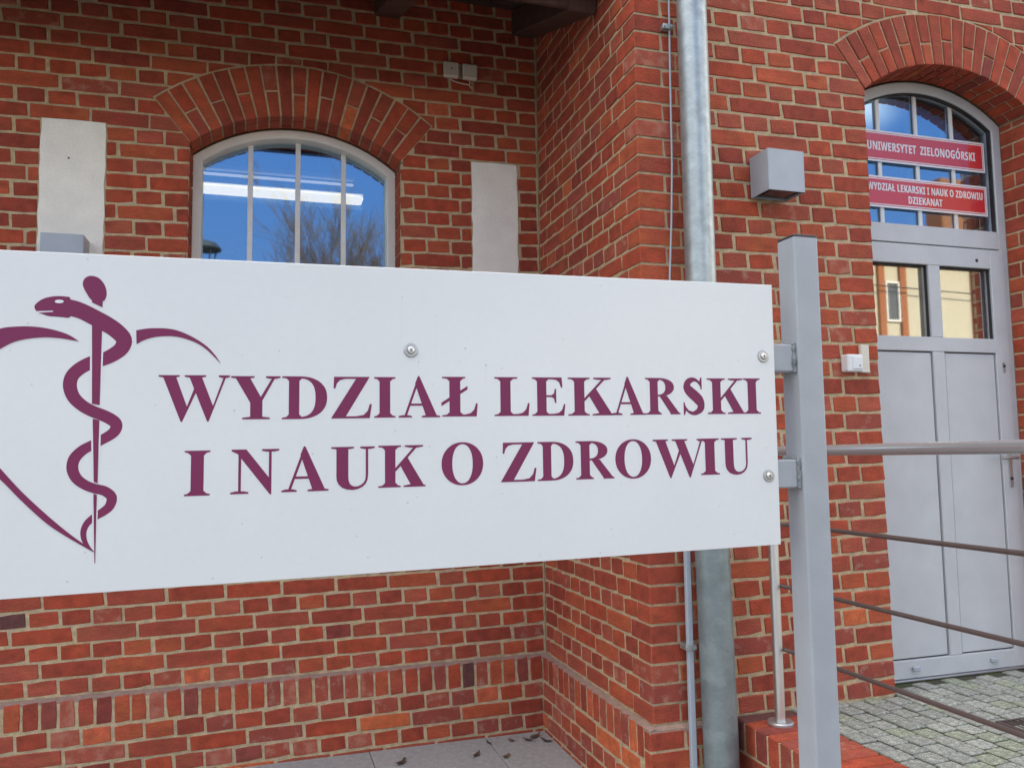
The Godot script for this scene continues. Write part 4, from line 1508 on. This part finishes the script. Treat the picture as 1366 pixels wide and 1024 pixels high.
	# posts, caps, brackets
	for px in [-0.3735, -2.335]:
		var po := node("post", s, off + Vector3(px, 0, 2.77))
		st = new_st()
		var outline := PackedVector2Array()
		var r := 0.0055
		for k in 4:
			var cc: Vector2 = [Vector2(1, 1), Vector2(-1, 1), Vector2(-1, -1), Vector2(1, -1)][k] * (0.0305 - r)
			for i in 5:
				var a := PI / 2 * k + PI / 2 * i / 4.0
				outline.append(cc + Vector2(cos(a), sin(a)) * r)
		var stand := Transform3D(Basis(Vector3(1, 0, 0), Vector3(0, 0, -1), Vector3(0, 1, 0)), Vector3.ZERO)
		prism(st, outline, 0.449, -E - 0.10, 0.0, stand, true)
		build(st, "tube", M.post_paint, po)
		st = new_st()
		prism(st, outline, 0.4555, 0.4492, 0.0025, stand, true)
		build(st, "cap", M.black_plastic, po)
		for y in [[0.1605, 0.2195], [-0.0825, -0.0235]]:
			var side := -1.0 if px > -1.0 else 1.0
			st = new_st()
			span(st, Vector3(minf(side * 0.0306, side * 0.17), y[0], -0.034), Vector3(maxf(side * 0.0306, side * 0.17), y[1], 0.0168), 0.003)
			build(st, "bracket", M.post_paint, po)
			# weld bead round the bracket's end
			st = new_st()
			var pts := []
			var rad := []
			var loop := [Vector3(side * 0.0325, y[0] - 0.001, 0.017), Vector3(side * 0.0325, y[1] + 0.001, 0.018), Vector3(side * 0.0325, y[1] + 0.002, -0.03)]
			for e in 2:
				for i in 16:
					pts.append(loop[e].lerp(loop[e + 1], i / 16.0) + Vector3(rng.randf_range(-0.0022, 0.0022), rng.randf_range(-0.001, 0.001), rng.randf_range(-0.0015, 0.0015)))
					rad.append(rng.randf_range(0.0042, 0.0072))
			tube(st, pts, rad, 9)
			build(st, "weld", M.weld, po)

# ---------------------------------------------------------------- things fixed to the walls
func box_lamp(at0: Vector3, label: String) -> void:
	var t := thing("wall_lamp", at0, label, "wall lamp", "grey box lamps on the brick walls")
	var st := new_st()
	cbox(st, Vector3(0, 0, 0.004), Vector3(0.12, 0.12, 0.008), 0.001)
	build(st, "back_plate", M.black_plastic, t)
	# hollow box open below
	for q in [[Vector3(-0.089, -0.089, 0.008), Vector3(-0.085, 0.089, 0.14)], [Vector3(0.085, -0.089, 0.008), Vector3(0.089, 0.089, 0.14)], [Vector3(-0.085, -0.089, 0.1362), Vector3(0.085, 0.089, 0.14)], [Vector3(-0.085, 0.085, 0.008), Vector3(0.085, 0.089, 0.136)], [Vector3(-0.085, -0.089, 0.008), Vector3(0.085, 0.085, 0.011)]]:
		st = new_st()
		span(st, q[0], q[1], 0.0008)
		build(st, "shell", M.lamp_paint, t)
	st = new_st()
	span(st, Vector3(-0.0845, -0.078, 0.0115), Vector3(0.0845, -0.074, 0.1358), 0.0005)
	build(st, "reflector", M.recess, t)
	st = new_st()
	span(st, Vector3(-0.06, -0.083, 0.03), Vector3(0.06, -0.0785, 0.115), 0.001)
	build(st, "lens", M.far_glass, t)

func wall_fittings() -> void:
	box_lamp(Vector3(0.622, E + 1.169, DC + 0.002), "grey box lamp on the brick wall beside the doorway")
	box_lamp(Vector3(-2.371, E + 0.940, 0.006), "grey box lamp on the pale panel, partly hidden behind the sign board")
	# downpipe
	var t := thing("downpipe", Vector3(0.224, 0, DC + 0.09), "galvanised rainwater pipe running down the brick wall beside the corner", "downpipe")
	var st := new_st()
	tube(st, [Vector3(0.003, E - 0.05, 0), Vector3(0.0, E + 3.9, 0)], 0.062, 36)
	build(st, "upper_pipe", M.zinc, t)
	st = new_st()
	tube(st, [Vector3(0.026, -0.02, 0), Vector3(0.012, E - 0.35, 0), Vector3(0.010, E - 0.04, 0)], 0.068, 36)
	var lp := build(st, "lower_pipe", M.dull_pipe, t)
	lp.set_meta("label", "dull grey standpipe below the galvanised pipe")
	st = new_st()
	tube(st, [Vector3(0.008, E - 0.10, 0), Vector3(0.008, E - 0.02, 0)], 0.074, 36)
	build(st, "socket", M.dull_pipe, t)
	st = new_st()
	cbox(st, Vector3(0.01, E - 0.20, -0.06), Vector3(0.012, 0.03, 0.06), 0.002)
	build(st, "bracket", M.zinc, t)
	# lightning conductor: thin wire above, sheathed below
	t = thing("lightning_conductor", Vector3(0.15, 0, DC + 0.02), "thin grey conductor wire clamped to the wall between corner and downpipe", "cable")
	st = new_st()
	var pts := []
	for q in [[0.012, 3.9], [0.010, 2.6], [0.008, 1.915], [0.003, 1.58], [-0.001, 1.2], [-0.012, 0.95], [-0.028, 0.71], [-0.030, 0.4], [-0.012, 0.1], [-0.005, -0.2]]: pts.append(Vector3(q[0], E + q[1], 0.002))
	tube(st, pts, 0.0042, 10)
	build(st, "wire", M.conduit, t)
	st = new_st()
	prism(st, PackedVector2Array([Vector2(-0.0135, -E + 0.0), Vector2(0.0135, -E + 0.0), Vector2(0.010, -0.18), Vector2(-0.012, -0.18)]), 0.030, 0.012, 0.003, Transform3D(Basis(Vector3(1, 0, 0), Vector3(0, 1, 0), Vector3(0, 0, 1)), Vector3(0.002, E, 0.0)))
	build(st, "sheath", M.conduit, t)
	for q in [[-0.006, 1.79], [-0.001, -0.78]]:
		var cl := node("clamp", t, Vector3(q[0], E + q[1], 0.0))
		st = new_st()
		var dz := 0.0 if q[1] > 0.0 else 0.024
		cbox(st, Vector3(0, 0, 0.011 + dz), Vector3(0.046, 0.022, 0.005), 0.0015)
		cbox(st, Vector3(0, 0, -0.005 + dz / 2), Vector3(0.044, 0.020, 0.027 + dz), 0.0015)
		build(st, "plate", M.zinc, cl)
		for x in [-0.016, 0.016]:
			st = new_st()
			lathe(st, Vector3(x, 0, 0.0135 + dz), [Vector2(0, 0.006), Vector2(0.005, 0.006), Vector2(0.0055, 0.0)], 6, Basis(Vector3(1, 0, 0), PI / 2))
			build(st, "bolt", M.steel_fine, cl)
	# twin junction boxes high on the recessed wall
	for q in [[-0.5065, "left of the two cream junction boxes high on the recessed brick wall"], [-0.4005, "right of the two cream junction boxes high on the recessed brick wall"]]:
		var jb := thing("junction_box", Vector3(q[0], E + 2.1085, 0.004), q[1], "box", "cream junction boxes")
		st = new_st()
		cbox(st, Vector3(0, 0, 0.017), Vector3(0.084, 0.084, 0.034), 0.006)
		build(st, "cover", M.cream_plastic, jb)
		st = new_st()
		cbox(st, Vector3(0, 0, 0.002), Vector3(0.078, 0.078, 0.006), 0.001)
		build(st, "base", M.gasket, jb)
		st = new_st()
		lathe(st, Vector3(0, 0.002, 0.0335), [Vector2(0, 0.002), Vector2(0.004, 0.002), Vector2(0.005, 0.0)], 12, Basis(Vector3(1, 0, 0), PI / 2))
		build(st, "screw", M.recess if q[0] < -0.45 else M.cream_plastic, jb)
	var ca := thing("junction_cable", Vector3(-0.455, E + 2.07, 0.01), "short pale cable looped under the two cream junction boxes", "cable")
	st = new_st()
	pts = []
	for q in [[-0.056, 0.0], [-0.052, -0.012], [-0.035, -0.020], [-0.005, -0.026], [0.030, -0.030], [0.052, -0.031], [0.058, -0.024], [0.056, -0.004]]: pts.append(Vector3(q[0], q[1], 0.004))
	tube(st, pts, 0.0034, 8)
	build(st, "loop", M.cream_plastic, ca)
	st = new_st()
	tube(st, [Vector3(0.052, -0.031, 0.004), Vector3(0.066, -0.048, 0.0)], 0.003, 8)
	build(st, "tail", M.cream_plastic, ca)
	# bell push and its cable strip beside the door
	var bp := thing("bell_push", Vector3(1.0045, E + 0.369, DC + 0.002), "small white switch box on the brick wall beside the door", "switch")
	st = new_st()
	cbox(st, Vector3(0, 0, 0.024), Vector3(0.082, 0.076, 0.048), 0.005)
	build(st, "housing", M.white_plastic, bp)
	st = new_st()
	cbox(st, Vector3(0.008, 0.0, 0.0495), Vector3(0.052, 0.054, 0.006), 0.002)
	build(st, "button", M.white_plastic, bp)
	st = new_st()
	cbox(st, Vector3(0.018, -0.012, 0.0529), Vector3(0.004, 0.010, 0.001), 0.0002)
	build(st, "mark", M.gasket, bp)
	var sp := thing("door_contact", Vector3(1.0825, E + 0.392, DC + 0.002), "narrow cream plastic strip between the white switch box and the door", "sensor")
	st = new_st()
	cbox(st, Vector3(0, 0, 0.010), Vector3(0.043, 0.125, 0.020), 0.003)
	build(st, "cover", M.cream_plastic, sp)
	st = new_st()
	cbox(st, Vector3(0, -0.058, 0.0115), Vector3(0.044, 0.004, 0.0195), 0.001)
	build(st, "end_cap", M.white_plastic, sp)
	door_plate(1.404, 1.563, ["UNIWERSYTET  ZIELONOGÓRSKI"], [[1.348, 2.022, 1.4605, 0.042]], "red plate with one line of white lettering behind the fanlight glass")
	door_plate(1.174, 1.331, ["WYDZIAŁ LEKARSKI I NAUK O ZDROWIU", "DZIEKANAT"], [[1.337, 2.054, 1.2575, 0.036], [1.581, 1.792, 1.203, 0.036]], "red plate with two lines of white lettering behind the fanlight glass, the lower one")

func door_plate(y0: float, y1: float, lines: Array, where: Array, label: String) -> void:
	var x0 := 1.262
	var x1 := 2.084
	var t := thing("door_plate", Vector3((x0 + x1) / 2, E + y0, 1.055), label, "sign", "red plates behind the fanlight glass")
	var cx := (x0 + x1) / 2
	var st := new_st()
	prism(st, rect2(x0 - cx, x1 - cx, 0, y1 - y0), 0.002, 0.0, 0.0)
	build(st, "plate", M.plate_white, t)
	st = new_st()
	prism(st, rect2(x0 - cx + 0.009, x1 - cx - 0.009, 0.009, y1 - y0 - 0.009), 0.0024, 0.0021, 0.0)
	build(st, "border", M.red_plate, t)
	st = new_st()
	prism(st, rect2(x0 - cx + 0.0125, x1 - cx - 0.0125, 0.0125, y1 - y0 - 0.0125), 0.0028, 0.0025, 0.0)
	build(st, "inner_line", M.plate_white, t)
	st = new_st()
	prism(st, rect2(x0 - cx + 0.017, x1 - cx - 0.017, 0.017, y1 - y0 - 0.017), 0.0032, 0.0029, 0.0)
	build(st, "field", M.red_plate, t)
	var font := SystemFont.new()
	font.font_names = PackedStringArray(["Droid Sans"])
	font.font_weight = 700
	for i in lines.size():
		var tm := TextMesh.new()
		tm.text = lines[i]
		var bold := FontVariation.new()
		bold.base_font = font
		bold.variation_embolden = 0.28
		tm.font = bold
		tm.font_size = 64
		tm.pixel_size = 0.001
		tm.depth = 0.004
		tm.horizontal_alignment = HORIZONTAL_ALIGNMENT_LEFT
		tm.vertical_alignment = VERTICAL_ALIGNMENT_BOTTOM
		var bb := tm.get_aabb()
		var q: Array = where[i]
		var sx: float = (q[1] - q[0]) / bb.size.x
		var cap := 64 * 0.001 * 0.715
		var sy: float = q[3] / cap
		# the accent and tail of letters stand outside the capital height, so the baseline is found from the font
		var asc := font.get_ascent(64) * 0.001
		var des := font.get_descent(64) * 0.001
		var base := bb.position.y
		if "Ó" in lines[i]: base = bb.position.y
		put(tm, "lettering", M.plate_white, t, Transform3D(Basis.from_scale(Vector3(sx, sy, 0.1)), Vector3(q[0] - cx - bb.position.x * sx, q[2] - y0 - base * sy, 0.0035)))

func small_things() -> void:
	# dead leaves and a few crumbs in the corner of the recess
	var spots := [[-0.10, 0.10, 0.035], [-0.16, 0.15, 0.028], [-0.075, 0.19, 0.030], [-0.24, 0.13, 0.026], [-0.36, 0.12, 0.020], [-0.46, 0.26, 0.032], [-0.33, 0.33, 0.030], [-0.83, 0.24, 0.045], [-0.12, 0.125, 0.030]]
	for i in spots.size():
		var q: Array = spots[i]
		var t := thing("dead_leaf", Vector3(q[0], 0.003, q[1]), "dark curled dead leaf on the grey slabs at the foot of the wall", "leaf", "dead leaves on the slabs")
		var st := new_st()
		var n := 9
		var prev := []
		for k in n + 1:
			var u := float(k) / n
			var w: float = q[2] * 0.42 * sin(PI * u) * (0.8 + 0.4 * rng.randf())
			var x: float = (u - 0.5) * q[2] * 2.0
			var y: float = 0.002 + 0.010 * pow(absf(u - 0.45) * 2.0, 2.0) * q[2] / 0.03
			var cur := [Vector3(x, y + 0.006 * rng.randf(), -w), Vector3(x, y, 0), Vector3(x, y + 0.007 * rng.randf(), w)]
			if k:
				quad(st, prev[0], cur[0], cur[1], prev[1], Vector3(x, -1, 0))
				quad(st, prev[1], cur[1], cur[2], prev[2], Vector3(x, -1, 0))
			prev = cur
		build(st, "blade", M.leaf if i % 3 else M.leaf_brown, t)
		st = new_st()
		tube(st, [Vector3(-q[2] * 1.5, 0.002, 0.003), Vector3(-q[2], 0.004, 0), Vector3(q[2] * 0.6, 0.004, 0)], 0.0008, 5)
		build(st, "stalk", M.leaf, t)
		t.rotation.y = rng.randf_range(0, TAU)
	# shoe-scraper grate let into the terrace
	var g := thing("floor_grate", Vector3(1.56, E - 1.086, 1.735), "dark metal grate lying in the paved terrace in front of the door", "grate")
	var st := new_st()
	for q in [[Vector3(-0.28, 0, -0.075), Vector3(0.28, 0.010, -0.068)], [Vector3(-0.28, 0, 0.068), Vector3(0.28, 0.010, 0.075)], [Vector3(-0.28, 0, -0.068), Vector3(-0.273, 0.010, 0.068)], [Vector3(0.273, 0, -0.068), Vector3(0.28, 0.010, 0.068)]]: span(st, q[0], q[1], 0.001)
	build(st, "frame", M.rod, g)
	for i in 24:
		st = new_st()
		span(st, Vector3(-0.265 + i * 0.023, 0.0, -0.068), Vector3(-0.261 + i * 0.023, 0.009, 0.068), 0.0005)
		build(st, "bar", M.rod, g)
